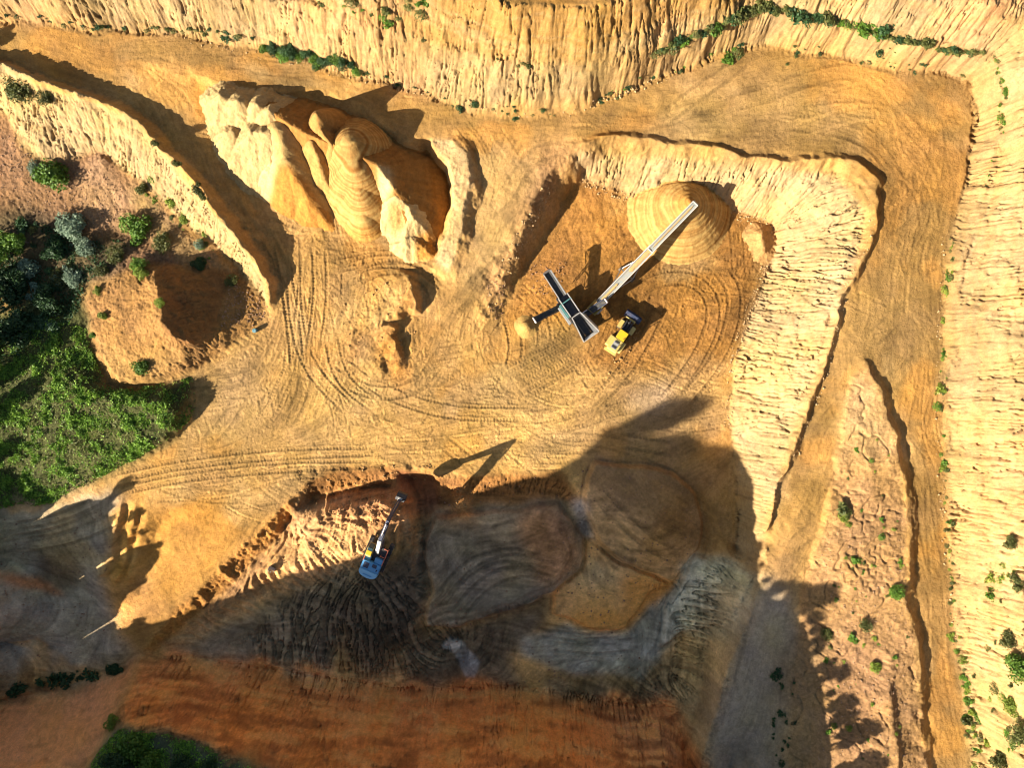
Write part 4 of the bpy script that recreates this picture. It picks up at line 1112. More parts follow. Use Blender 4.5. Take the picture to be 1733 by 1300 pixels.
bp_ = [(10.0, 2.5), (10.55, 2.7), (11.15, 2.2), (11.3, 1.5), (10.9, .9), (10.2, .7)]
for (y0_, z0_), (y1_, z1_) in zip(bp_[:-1], bp_[1:]):
    bk.beam((0, y0_, z0_), (0, y1_, z1_), 1.55, .07, bev=0)
bk.prism(bp_, -.8, -.74); bk.prism(bp_, .74, .8)
for k in range(5):
    bk.beam((-.62 + k * .31, 10.25, .72), (-.62 + k * .31, 9.85, .62), .12, .09, .03, 0)
bk_o = bk.build("bucket", M_BLACK, EX)
MB().beam((-.25, 10.0, 2.6), (-.25, 10.5, 2.95), .12, .3, bev=.02).beam((.25, 10.0, 2.6), (.25, 10.5, 2.95), .12, .3, bev=.02).box((0, 10.45, 2.9), (.75, .3, .22)).build("bucket_link", M_WHITE, bk_o)

# --- wheel loader
lx, ly = w(1051, 566, .4)
LD = thing("wheel_loader", "yellow wheel loader with dark bucket parked beside the screening plant", "wheel loader", lx, ly, hz(lx, ly) - .05, 33.8)


def wheel(x, y, r, parent):
    t = MB()
    t.cyl((x - .3, y, r), (x + .3, y, r), r, n=28)
    bmesh.ops.bevel(t.bm, geom=[e for e in t.bm.edges if len(e.link_faces) == 2 and e.calc_face_angle() > 1.2], offset=.09, segments=2, affect='EDGES')
    for k in range(20):
        a = k / 20 * 2 * math.pi
        for sx_ in (-1, 1):
            t.box((x + sx_ * .15, y + math.cos(a + sx_ * .08) * r, r + math.sin(a + sx_ * .08) * r), (.27, .14, .07), (a + math.pi / 2, 0, 0), 0)
    o = t.build("wheel", M_RUB, parent)
    MB().cyl((x - .32, y, r), (x + .32, y, r), r * .5, n=18).build("rim", M_YEL, o)


for x in (-1.08, 1.08):
    wheel(x, 1.45, .82, LD); wheel(x, -1.85, .82, LD)
MB().prism([(-3.4, .7), (-3.4, 1.55), (-3.2, 2.35), (-1.2, 2.45), (-1.2, .8)], -.92, .92, .08).box((0, -3.45, .95), (2.3, .5, .6), bev=.1).build("engine_hood", M_CREAMY, LD)
gr = MB().box((0, -2.35, 2.44), (.95, 1.3, .09), (R(2), 0, 0), bev=.02)
gr_o = gr.build("radiator_grille", M_GREY, LD)
MB().box((0, -2.62, 2.48), (.8, .45, .07), (R(2), 0, 0), bev=.01).box((0, -1.72, 2.50), (.7, .35, .08), bev=.02).build("grille_mesh", M_BLACK, gr_o)
for x in (-1.12, 1.12):
    MB().box((x, -1.95, 1.78), (.75, 1.7, .1), bev=.04).box((x, -2.85, 1.4), (.7, .1, .7), (R(-18), 0, 0), .02).build("rear_fender", M_CREAMY, LD)
    MB().box((x, 1.3, 1.78), (.7, 1.4, .08), bev=.03).build("front_fender", M_CREAMY, LD)
MB().prism([(-1.15, 1.0), (-1.2, 3.2), (.25, 3.3), (.55, 1.9), (.5, 1.0)], -.74, .74, .05).build("cab", M_GLASS, LD)
rf = MB().box((0, -.48, 3.36), (1.55, 1.6, .14), bev=.05)
rf_o = rf.build("cab_roof", M_YEL, LD)
MB().cyl((.5, -.9, 3.42), (.5, -.9, 3.58), .09, n=10).build("beacon", M_RED, rf_o)
MB().cyl((.62, -2.0, 2.4), (.62, -2.0, 3.35), .07, n=10).build("exhaust_pipe", M_BLACK, LD)
MB().box((0, 1.1, 1.05), (1.0, 2.0, .8), bev=.06).box((0, .3, .9), (.5, .8, .5)).build("front_frame", M_BLACK, LD)
MB().cyl((-1.3, 1.45, .82), (1.3, 1.45, .82), .16).cyl((-1.3, -1.85, .82), (1.3, -1.85, .82), .16).build("axle", M_BLACK, LD)
ar = MB()
for x in (-.52, .52):
    ar.beam((x, .75, 1.9), (x, 2.15, 1.75), .2, .4, .4); ar.beam((x, 2.1, 1.78), (x, 3.1, .75), .2, .4, .32)
ar.cyl((-.55, 2.15, 1.7), (.55, 2.15, 1.7), .14).beam((0, 1.0, 2.0), (0, 2.6, 1.7), .22, .3)
ar.build("lift_arm", M_BLACK, LD)
bk = MB()
bp_ = [(4.3, .12), (3.35, .12), (3.0, .45), (2.95, .95), (3.25, 1.4), (3.75, 1.52)]
for (y0_, z0_), (y1_, z1_) in zip(bp_[:-1], bp_[1:]):
    bk.beam((0, y0_, z0_), (0, y1_, z1_), 2.9, .08, bev=0)
bk.prism(bp_, -1.47, -1.41); bk.prism(bp_, 1.41, 1.47)
bk_o = bk.build("bucket", M_NAVY, LD)
MB().box((-.2, 2.82, 1.32), (1.7, .3, .3), (R(30), 0, 0)).box((.62, 2.75, 1.25), (.4, .5, .3)).build("bucket_hitch", M_CREAMY, bk_o)

# --- screening plant
sx0, sy0 = w(961, 521, 0)
SP_ = thing("screening_plant", "dark mobile screening plant with white rimmed hopper and three short conveyors", "screening plant", sx0, sy0, hz(sx0, sy0), -34.8)
for s in (-1, 1):
    MB().prism([(-2.6, .3), (-2.3, .05), (1.3, .05), (1.6, .3), (1.6, .6), (1.3, .85), (-2.3, .85), (-2.6, .6)], s * 1.1 - .22, s * 1.1 + .22, .04).build("track", M_RUB, SP_)
MB().box((0, -.8, 1.05), (1.9, 6.2, .45)).box((0, -4.2, 1.2), (1.5, 2.0, .3)).box((.75, 0, 1.8), (.5, 2.2, 1.0)).build("chassis", M_BLACK, SP_)
hp = MB()
for s in (-1, 1):
    hp.quadstrip([[(s * .55, -2.2, 2.4), (s * .62, -6.0, 2.4)], [(s * .80, -2.0, 3.2), (s * 1.5, -6.2, 3.55)]], .06)
hp.quadstrip([[(-.55, -5.6, 2.4), (.55, -5.6, 2.4)], [(-1.5, -6.25, 3.55), (1.5, -6.25, 3.55)]], .06)
hp_o = hp.build("hopper", M_BLACK, SP_)
rm = MB()
for a, b in (((-.82, -1.9, 3.24), (-1.53, -6.25, 3.6)), ((.82, -1.9, 3.24), (1.53, -6.25, 3.6)), ((-1.53, -6.27, 3.6), (1.53, -6.27, 3.6)), ((-.82, -1.9, 3.24), (.82, -1.9, 3.24))):
    rm.beam(a, b, .13, .13, bev=.02)
rm.quadstrip([[(1.12, -2.6, 3.30), (1.62, -6.1, 3.52)], [(1.45, -2.7, 2.6), (1.95, -5.6, 2.7)]], .05)
rm.quadstrip([[(-1.35, -6.28, 3.58), (1.35, -6.28, 3.58)], [(-.9, -5.85, 2.95), (.9, -5.85, 2.95)]], .05)
rm.build("hopper_rim", M_WHITE, hp_o)
MB().box((0, -3.9, 2.38), (1.05, 3.6, .08), bev=.02).build("feeder_belt", M_BELT, hp_o)
scb = MB()
for s in (-1, 1):
    scb.box((s * .86, .15, 2.75), (.12, 3.6, .95), (R(6), 0, 0), .03)
scb.box((0, .15, 2.55), (1.6, 3.5, .1), (R(6), 0, 0), 0)
scb_o = scb.build("screen_box", M_BLACK, SP_)
MB().box((-.86, .15, 3.27), (.16, 3.6, .06), (R(6), 0, 0), .01).box((.86, .15, 3.27), (.16, 3.6, .06), (R(6), 0, 0), .01).build("screen_rail", M_WHITE, scb_o)
MB().cyl((-1.0, .9, 3.3), (1.0, .9, 3.3), .1).box((-1.15, -.3, 2.3), (.35, 2.6, .5)).box((-1.1, -1.1, 2.9), (.22, .9, .3)).build("screen_drive", M_TEAL, scb_o)
wk = MB().box((-1.45, -.9, 1.75), (.5, 3.4, .06), bev=.01)
for k in range(5):
    wk.cyl((-1.68, -2.5 + k * .8, 1.75), (-1.68, -2.5 + k * .8, 2.7), .03, n=6)
wk.cyl((-1.68, -2.5, 2.7), (-1.68, .7, 2.7), .03, n=6)
wk.build("walkway", M_GREY, SP_)
for a in ((-.8, -3.0), (.8, -3.0), (-.8, -5.2), (.8, -5.2)):
    MB().cyl((a[0], a[1], 0), (a[0], a[1], 2.5), .09, n=8).build("support_leg", M_BLACK, SP_)


def conveyor(parent, a, b, wd, name="conveyor", rail_mat=None, belt_mat=None, sand=None, drum=True):
    """belt between two side rails from a (tail) to b (head)"""
    a, b = Vector(a), Vector(b)
    d = (b - a); ln = d.length; u = d.normalized()
    side = Vector((u.y, -u.x, 0)).normalized()
    upv = side.cross(u)
    m = MB()
    for s in (-1, 1):
        p = side * (s * wd / 2)
        m.beam(a + p, b + p, .12, .26, bev=.01)
        m.beam(a + p - upv * .42, b + p - upv * .42, .08, .08, bev=0)
        n = int(ln / 1.1)
        for k in range(n):
            q0 = a + u * (ln * k / n) + p; q1 = a + u * (ln * (k + 1) / n) + p
            m.beam(q0 - upv * (.1 if k % 2 else .42), q1 - upv * (.42 if k % 2 else .1), .05, .05, bev=0)
    n = int(ln / 1.1)
    for k in range(n + 1):
        q = a + u * (ln * k / n)
        m.beam(q - side * wd / 2 - upv * .1, q + side * wd / 2 - upv * .1, .07, .07, bev=0)
    o = m.build(name, rail_mat or M_BLACK, parent)
    bm_ = MB()
    wd2 = wd - .16
    rows = []
    for k in range(2):
        q = a + u * (ln * k)
        rows.append([q + side * (s * wd2 / 2) + upv * (.06 if abs(s) > .9 else -.06 if abs(s) < .5 else 0) for s in (-1, -.45, .45, 1)])
    bm_.quadstrip(rows, .04)
    bm_.build("belt", belt_mat or M_BELT, o)
    if drum:
        for q in (a, b):
            MB().cyl(q - side * wd / 2 - upv * .12, q + side * wd / 2 - upv * .12, .2).build("drum", M_STEEL, o)
    if sand:
        for t0, t1, wsand in sand:
            sm = MB()
            rows = []
            N = 14
            rj = random.Random(int(t0 * 100) + 5)
            for k in range(N + 1):
                q = a + u * (ln * (t0 + (t1 - t0) * k / N)) + upv * .0
                ww = wsand * (.8 + .4 * rj.random()) * (1 if 0 < k < N else .25)
                rows.append([q - side * ww / 2 + upv * .02, q - side * ww * .2 + upv * (.10 + .06 * rj.random()), q + side * ww * .2 + upv * (.10 + .06 * rj.random()), q + side * ww / 2 + upv * .02])
            sm.quadstrip(rows, .05)
            sm.build("sand_load", M_SAND, o)
    return o, side, upv


oc, sd, uv_ = conveyor(SP_, (0, 1.4, 2.3), (0, 6.6, 3.9), 1.25, rail_mat=M_BLACK)
MB().beam((-.68, 1.5, 2.55), (-.68, 6.5, 4.1), .14, .14, bev=.01).beam((.68, 1.5, 2.55), (.68, 6.5, 4.1), .2, .14, bev=.01).build("side_rail", M_GREY, oc)
MB().cyl((-.5, 3.2, 1.3), (-.5, 4.8, 3.2), .06, n=8).cyl((.5, 3.2, 1.3), (.5, 4.8, 3.2), .06, n=8).build("strut", M_BLACK, oc)
lc, _, _ = conveyor(SP_, (-.9, .7, 1.3), (-6.0, 1.3, 3.1), .95)
MB().box((-6.05, 1.3, 3.2), (.12, 1.15, .14), bev=.02).build("head_guard", M_WHITE, lc)
rc, _, _ = conveyor(SP_, (.9, -2.6, 1.3), (5.5, -2.75, 2.9), .9, rail_mat=M_NAVY)
MB().box((1.1, -3.0, 2.0), (.5, .35, .4)).box((1.3, -3.4, 1.8), (.25, .25, .3)).build("drive_motor", M_WHITE, rc)

# --- stacking conveyor
ax_, ay_ = w(1012, 515, 1.2); bx_, by_ = w(1177, 344, 7.9)
hd = math.degrees(math.atan2(bx_ - ax_, by_ - ay_))
ST = thing("stacking_conveyor", "long white railed stacking conveyor reaching up to the ringed sand cone", "conveyor", ax_, ay_, hz(ax_, ay_), hd)
ln_ = math.hypot(bx_ - ax_, by_ - ay_)
zt = 7.9 - hz(ax_, ay_)
s_lo, _, _ = conveyor(ST, (0, -.6, 1.0), (0, ln_ * .58, 1.0 + (zt - 1.0) * .58), 1.18, "lower_conveyor", M_WHITE, M_BELTG, [(.1, .4, .4), (.6, .97, .75)])
s_up, _, _ = conveyor(ST, (0, ln_ * .55, 1.16 + (zt - 1.0) * .55), (0, ln_, zt + .12), 1.0, "upper_conveyor", M_WHITE, M_BELTG, [(.06, .95, .26)])
MB().quadstrip([[(-.5, -1.6, 1.5), (-.9, -1.9, 2.2)], [(-.5, .2, 1.4), (-.9, .3, 2.2)]], .05).quadstrip([[(.5, -1.6, 1.5), (.9, -1.9, 2.2)], [(.5, .2, 1.4), (.9, .3, 2.2)]], .05).quadstrip([[(-.5, -1.6, 1.5), (.5, -1.6, 1.5)], [(-.9, -1.9, 2.2), (.9, -1.9, 2.2)]], .05).build("feed_hopper", M_CREAMY, ST)
MB().quadstrip([[(-.55, -1.7, 1.5), (.55, -1.7, 1.5)], [(-.5, .1, 1.7), (.5, .1, 1.7)]], .06).build("sand_load", M_SAND, ST)
MB().box((.95, -.6, 1.1), (.5, 1.1, .5)).cyl((1.0, -1.2, .9), (1.0, -1.2, 1.6), .12).build("drive_motor", M_WHITE, ST)
lg = MB()
for s in (-1, 1):
    lg.beam((s * .55, ln_ * .42, 1.0 + (zt - 1) * .40), (s * 1.3, ln_ * .34, .6), .14, .14, bev=0)
    lg.beam((s * .55, ln_ * .18, 1.0 + (zt - 1) * .16), (s * 1.3, ln_ * .34, .6), .14, .14, bev=0)
lg.beam((-1.3, ln_ * .34, .6), (1.3, ln_ * .34, .6), .16, .16, bev=0)
lg.build("support_frame", M_WHITE, ST)
for s in (-1, 1):
    MB().cyl((s * 1.45 - .15, ln_ * .34, .5), (s * 1.45 + .15, ln_ * .34, .5), .5, n=20).build("wheel", M_RUB, ST)
MB().box((0, -.2, .45), (1.2, 1.4, .9), taper=(.7, .7)).build("tail_frame", M_BLACK, ST)

# --- small things left lying about
x, y, z = at(462, 962)
SB = thing("spare_bucket", "small pale excavator attachment standing on the tracked ground", "bucket", x, y, z - .03, 205)
MB().quadstrip([[(-.5, -.15, .05), (.5, -.15, .05)], [(-.5, -.3, .6), (.5, -.3, .6)], [(-.5, .0, 1.1), (.5, .0, 1.1)]], .06).box((-.5, .05, .5), (.06, .7, .8)).box((.5, .05, .5), (.06, .7, .8)).build("shell", M_GREY, SB)
MB().beam((-.2, -.05, 1.05), (-.2, .15, 1.7), .12, .16, bev=.01).beam((.2, -.05, 1.05), (.2, .15, 1.7), .12, .16, bev=.01).build("mounting_ear", M_WHITE, SB)
x, y, z = at(433, 559)
DR = thing("plastic_drum", "pale blue plastic drum beside the dark rubble under the ridge", "drum", x, y, z - .02, 20, tilt=(8, 5))
dm = MB()
for a, b, r0, r1 in ((0, .06, .40, .44), (.06, .5, .44, .46), (.5, .56, .48, .48), (.56, 1.0, .46, .44), (1.0, 1.06, .44, .40)):
    dm.cyl((0, 0, a * .8), (0, 0, b * .8), r0 * .8, r1 * .8, 20)
dm.build("barrel", paint_mat("drum_plastic", (.10, .24, .28), .35, .1), DR)
for q_ in (.18, -.18):
    MB().cyl((q_, 0, .84), (q_, 0, .90), .07, n=10).build("cap", M_WHITE, DR)


# ------------------------------------------------------------------ rocks, clods and rubble (uncountable)
def rock_shapes(n=6):
    out = []
    for k in range(n):
        bm = bmesh.new()
        bmesh.ops.create_icosphere(bm, subdivisions=1, radius=1)
        r_ = random.Random(k + 40)
        for v in bm.verts:
            v.co *= r_.uniform(.6, 1.15)
            v.co.z *= .7
        bm.verts.ensure_lookup_table()
        V_ = np.array([v.co[:] for v in bm.verts]); F_ = np.array([[v.index for v in f.verts] for f in bm.faces])
        bm.free(); out.append((V_, F_))
    return out


ROCKS = rock_shapes()


def rubble(name, polys, n, smin, smax, mat, seed):
    r_ = random.Random(seed)
    VV, FF, o_ = [], [], 0
    for poly, share in polys:
        xs = [p[0] for p in poly]; ys = [p[1] for p in poly]
        got = 0
        while got < n * share:
            px, py = r_.uniform(min(xs), max(xs)), r_.uniform(min(ys), max(ys))
            if not inside(poly, np.array([px]), np.array([py]))[0]:
                continue
            got += 1
            zc = 0
            for _ in range(4):
                x, y = w(px, py, zc); zc = hz(x, y)
            s = smin + (smax - smin) * r_.random() ** 3
            V_, F_ = ROCKS[r_.randrange(len(ROCKS))]
            a = r_.uniform(0, 6.28); ca, sa = math.cos(a), math.sin(a)
            Q = V_ * s * np.array([r_.uniform(.7, 1.3), r_.uniform(.7, 1.3), 1])
            Q = np.stack([Q[:, 0] * ca - Q[:, 1] * sa + x, Q[:, 0] * sa + Q[:, 1] * ca + y, Q[:, 2] + hz(x, y) + s * .25], 1)
            VV.append(Q); FF.append(F_ + o_); o_ += len(V_)
    o = link(name, mesh_from(name, np.concatenate(VV), np.concatenate(FF), mat))
    return setp(o, kind="stuff")


M_CLOD = paint_mat("clods", (.30, .16, .05), .95, .3, (.36, .22, .08))
M_DCLOD = paint_mat("dark_clods", (.22, .12, .065), .95, .3, (.34, .19, .09))
M_PCLOD = paint_mat("pale_clods", (.36, .23, .10), .95, .3, (.44, .31, .16))
M_GRAV = paint_mat("gravel_stones", (.27, .16, .09), .9, .3, (.36, .24, .14))
rubble("earth_clods", [([(500, 795), (740, 785), (745, 812), (500, 838)], .2), ([(560, 845), (690, 830), (690, 880), (560, 900)], .3), ([(450, 900), (600, 900), (600, 960), (460, 1000)], .12), ([(1040, 570), (1085, 560), (1060, 620), (1030, 640)], .12), ([(570, 480), (720, 470), (690, 640), (590, 610)], .16), ([(770, 830), (805, 835), (790, 880), (765, 860)], .1)], 900, .05, .26, M_CLOD, 2)
rubble("fallen_clods", [([(985, 300), (1090, 335), (1090, 352), (985, 320)], .08), ([(1230, 345), (1305, 372), (1310, 410), (1290, 400), (1230, 362)], .08), ([(1310, 400), (1300, 460), (1250, 600), (1240, 720), (1225, 720), (1235, 600), (1280, 470)], .22), ([(300, 55), (700, 145), (900, 190), (900, 200), (700, 160), (300, 68)], .16), ([(950, 185), (1150, 115), (1160, 125), (960, 198)], .08),
    ([(1600, 400), (1590, 700), (1606, 900), (1625, 1100), (1612, 1100), (1592, 900), (1580, 700), (1592, 400)], .14), ([(1470, 320), (1485, 400), (1440, 470), (1410, 620), (1350, 780), (1340, 780), (1400, 620), (1430, 470), (1470, 400)], .12), ([(840, 450), (925, 300), (935, 320), (860, 480), (830, 540), (815, 530)], .12)], 1500, .05, .24, M_PCLOD, 12)
rubble("pit_stones", [([(520, 960), (700, 960), (720, 1100), (900, 1160), (1100, 1150), (1130, 1000), (1180, 940), (1180, 840), (1000, 790), (740, 830), (700, 950)], .7), ([(0, 880), (180, 860), (210, 1090), (0, 1150)], .3)], 1500, .04, .2, M_DCLOD, 15)
rubble("dark_rubble", [([(890, 440), (960, 440), (950, 500), (900, 500)], .45), ([(420, 530), (452, 510), (455, 545), (425, 560)], .25), ([(825, 480), (860, 470), (850, 540), (830, 540)], .3)], 380, .04, .2, M_DCLOD, 3)
rubble("gravel", [([(0, 210), (70, 275), (130, 275), (210, 310), (215, 390), (60, 360), (0, 340)], .5), ([(1390, 900), (1530, 900), (1545, 1290), (1380, 1290), (1390, 1000)], .35), ([(390, 470), (440, 505), (440, 540), (370, 560)], .15)], 2600, .05, .17, M_GRAV, 4)


# ------------------------------------------------------------------ plants
def leaf_mat(name, c, c2):
    m, nt, b = newmat(name)
    oi = nd(nt, "ShaderNodeObjectInfo")
    ge = nd(nt, "ShaderNodeNewGeometry")
    n = nd(nt, "ShaderNodeTexNoise"); n.inputs["Scale"].default_value = 1.6; n.inputs["Detail"].default_value = 3
    nt.links.new(ge.outputs["Position"], n.inputs["Vector"])
    ad = nd(nt, "ShaderNodeMath", operation='MULTIPLY_ADD'); nt.links.new(ge.outputs["Random Per Island"], ad.inputs[0]); ad.inputs[1].default_value = .55
    nt.links.new(n.outputs["Fac"], ad.inputs[2])
    mr = nd(nt, "ShaderNodeMapRange"); nt.links.new(ad.outputs[0], mr.inputs[0]); mr.inputs[1].default_value = .4; mr.inputs[2].default_value = 1.1
    mx = nd(nt, "ShaderNodeMix", data_type='RGBA'); nt.links.new(mr.outputs[0], mx.inputs[0])
    mx.inputs[6].default_value = (*c, 1); mx.inputs[7].default_value = (*c2, 1)
    m2 = nd(nt, "ShaderNodeMapRange"); nt.links.new(oi.outputs["Random"], m2.inputs[0]); m2.inputs[3].default_value = .75; m2.inputs[4].default_value = 1.25
    vm = nd(nt, "ShaderNodeVectorMath", operation='SCALE'); nt.links.new(mx.outputs[2], vm.inputs[0]); nt.links.new(m2.outputs[0], vm.inputs[3])
    nt.links.new(vm.outputs[0], b.inputs["Base Color"])
    b.inputs["Roughness"].default_value = .6
    b.inputs["Specular IOR Level"].default_value = .25
    tr_ = nd(nt, "ShaderNodeBsdfTranslucent"); nt.links.new(vm.outputs[0], tr_.inputs[0])
    ms = nd(nt, "ShaderNodeMixShader"); ms.inputs[0].default_value = .25
    nt.links.new(b.outputs[0], ms.inputs[1]); nt.links.new(tr_.outputs[0], ms.inputs[2])
    nt.links.new(ms.outputs[0], nt.nodes["Material Output"].inputs[0])
    return m


LM = {'green': leaf_mat("green_leaves", (.04, .105, .01), (.15, .25, .03)), 'dark': leaf_mat("dark_leaves", (.018, .045, .016), (.05, .10, .03)),
      'olive': leaf_mat("olive_leaves", (.045, .06, .014), (.15, .15, .04)), 'silver': leaf_mat("silver_leaves", (.08, .125, .075), (.22, .28, .18)),
      'lime': leaf_mat("lime_leaves", (.10, .17, .02), (.26, .30, .04))}
LM['cover'] = leaf_mat("cover_leaves", (.045, .13, .012), (.30, .46, .06))
M_BARK = paint_mat("bark", (.10, .075, .05), .9, .3)


def leaves(cent, nrm, size, seed, asp=.5):
    """small pointed leaf blades (two triangles each folded as a quad) at the given centres"""
    r_ = np.random.default_rng(seed)
    n = len(cent)
    d = r_.normal(size=(n, 3)) * .8 + nrm
    d /= np.linalg.norm(d, axis=1)[:, None] + 1e-9
    t = np.cross(d, r_.normal(size=(n, 3))); t /= np.linalg.norm(t, axis=1)[:, None] + 1e-9
    b = np.cross(d, t)
    s = (size * r_.uniform(.6, 1.3, n))[:, None]
    V_ = np.stack([cent - t * s, cent + b * s * asp - d * s * .15, cent + t * s, cent - b * s * asp - d * s * .15], 1).reshape(-1, 3)
    return V_, np.arange(n * 4).reshape(n, 4)


def bush_mesh(name, seed, n, leaf, mat, flat=.8, clumps=9, spiky=False):
    r_ = np.random.default_rng(seed)
    cc = r_.normal(size=(clumps, 3)); cc /= np.linalg.norm(cc, axis=1)[:, None]
    cc *= r_.uniform(.25, .72, (clumps, 1)); cc[:, 2] = np.abs(cc[:, 2]) * flat + .25
    cr = r_.uniform(.25, .48, clumps)
    k = r_.integers(0, clumps, n)
    p = r_.normal(size=(n, 3)); p /= np.linalg.norm(p, axis=1)[:, None]
    rad = r_.uniform(.35, 1.0, n) ** .5
    c = cc[k] + p * (cr[k] * rad)[:, None]
    c[:, 2] = np.maximum(c[:, 2] * 1.0, .02)
    if spiky:
        a = r_.uniform(0, 6.28, n); q = r_.uniform(0, 1, n) ** .6
        c = np.stack([np.cos(a) * q * .8, np.sin(a) * q * .8, (1 - q * q) * .7 * r_.uniform(.3, 1, n) + .05], 1)
        p = np.stack([np.cos(a), np.sin(a), np.full(n, .6)], 1)
    V_, F_ = leaves(c, p, leaf, seed + 1, .3 if spiky else .55)
    V_[:, 2] = np.maximum(V_[:, 2], 0)
    return mesh_from(name, V_, F_, mat)


def stems_mesh(name, seed, n=7):
    m = MB(); r_ = random.Random(seed)
    for k in range(n):
        a = r_.uniform(0, 6.28); q = r_.uniform(.25, .6)
        m.cyl((0.05 * math.cos(a), .05 * math.sin(a), -.08), (q * math.cos(a), q * math.sin(a), r_.uniform(.4, .75)), .035, .012, 6)
    me = bpy.data.meshes.new(name); m.bm.to_mesh(me); m.bm.free(); me.materials.append(M_BARK)
    return me


BIG = {k: [bush_mesh("foliage", 100 + i * 7 + j * 31, 1900, .075, LM[k], clumps=10 + 3 * j) for j in range(3)] for i, k in enumerate(LM)}
SMALL = {k: [bush_mesh("tuft", 500 + i * 7 + j * 31, 230, .17, LM[k], .6, 6, spiky=(j == 2)) for j in range(3)] for i, k in enumerate(LM)}
STEMS = [stems_mesh("stem", 61), stems_mesh("stem", 62)]
vr = random.Random(77)


def shrub(px, py, rpx, kind, label, group=None, name="shrub", hgt=.8):
    x, y, z = at(px, py)
    r_ = rpx * .1 * (CAM_H - z) / CAM_H
    o = thing(name, label, "shrub", x, y, z - .08 * r_, vr.uniform(0, 360), group)
    o.scale = (r_ * 1.12, r_ * 1.12, r_ * hgt * 1.1)
    link("foliage", vr.choice(BIG[kind]), o)
    link("stem", vr.choice(STEMS), o)
    return o


TUFTS = []


def tuft(px, py, rpx, kind, label, group, hgt=.6):
    TUFTS.append((rpx * math.exp(vr.gauss(-.28, .42)), px, py, kind, label, group, hgt))


def grow_tufts(limit=295):
    TUFTS.sort(key=lambda t: -t[0])
    VV, FF, n0, data = {}, {}, {}, {}
    for i, (rpx, px, py, kind, label, group, hgt) in enumerate(TUFTS):
        x, y, z = at(px, py)
        r_ = rpx * .1
        me = vr.choice(SMALL[kind])
        sc_ = (r_ * vr.uniform(.9, 1.4), r_ * vr.uniform(.9, 1.4), r_ * hgt)
        a = vr.uniform(0, 6.28)
        if i < limit:
            o = link("small_shrub", me)
            o.location = (x, y, z - .06); o.rotation_euler = (0, 0, a); o.scale = sc_
            setp(o, label, "shrub", group)
        else:
            if me.name not in data:
                co = np.zeros(len(me.vertices) * 3, np.float32); me.vertices.foreach_get("co", co)
                data[me.name] = co.reshape(-1, 3)
            q = data[me.name] * np.array(sc_)
            q = np.stack([q[:, 0] * math.cos(a) - q[:, 1] * math.sin(a) + x, q[:, 0] * math.sin(a) + q[:, 1] * math.cos(a) + y, q[:, 2] + z - .06], 1)
            VV.setdefault(kind, []).append(q)
    V_, F_, mi, k0 = [], [], [], 0
    kinds = list(VV)
    for j, kd in enumerate(kinds):
        q = np.concatenate(VV[kd]); n = len(q) // 4
        V_.append(q); F_.append(np.arange(n * 4).reshape(n, 4) + k0); k0 += len(q); mi += [j] * n
    me = mesh_from("small_weeds", np.concatenate(V_), np.concatenate(F_))
    for kd in kinds:
        me.materials.append(LM[kd])
    me.polygons.foreach_set("material_index", np.array(mi, np.int32))
    setp(link("small_weeds", me), kind="stuff")


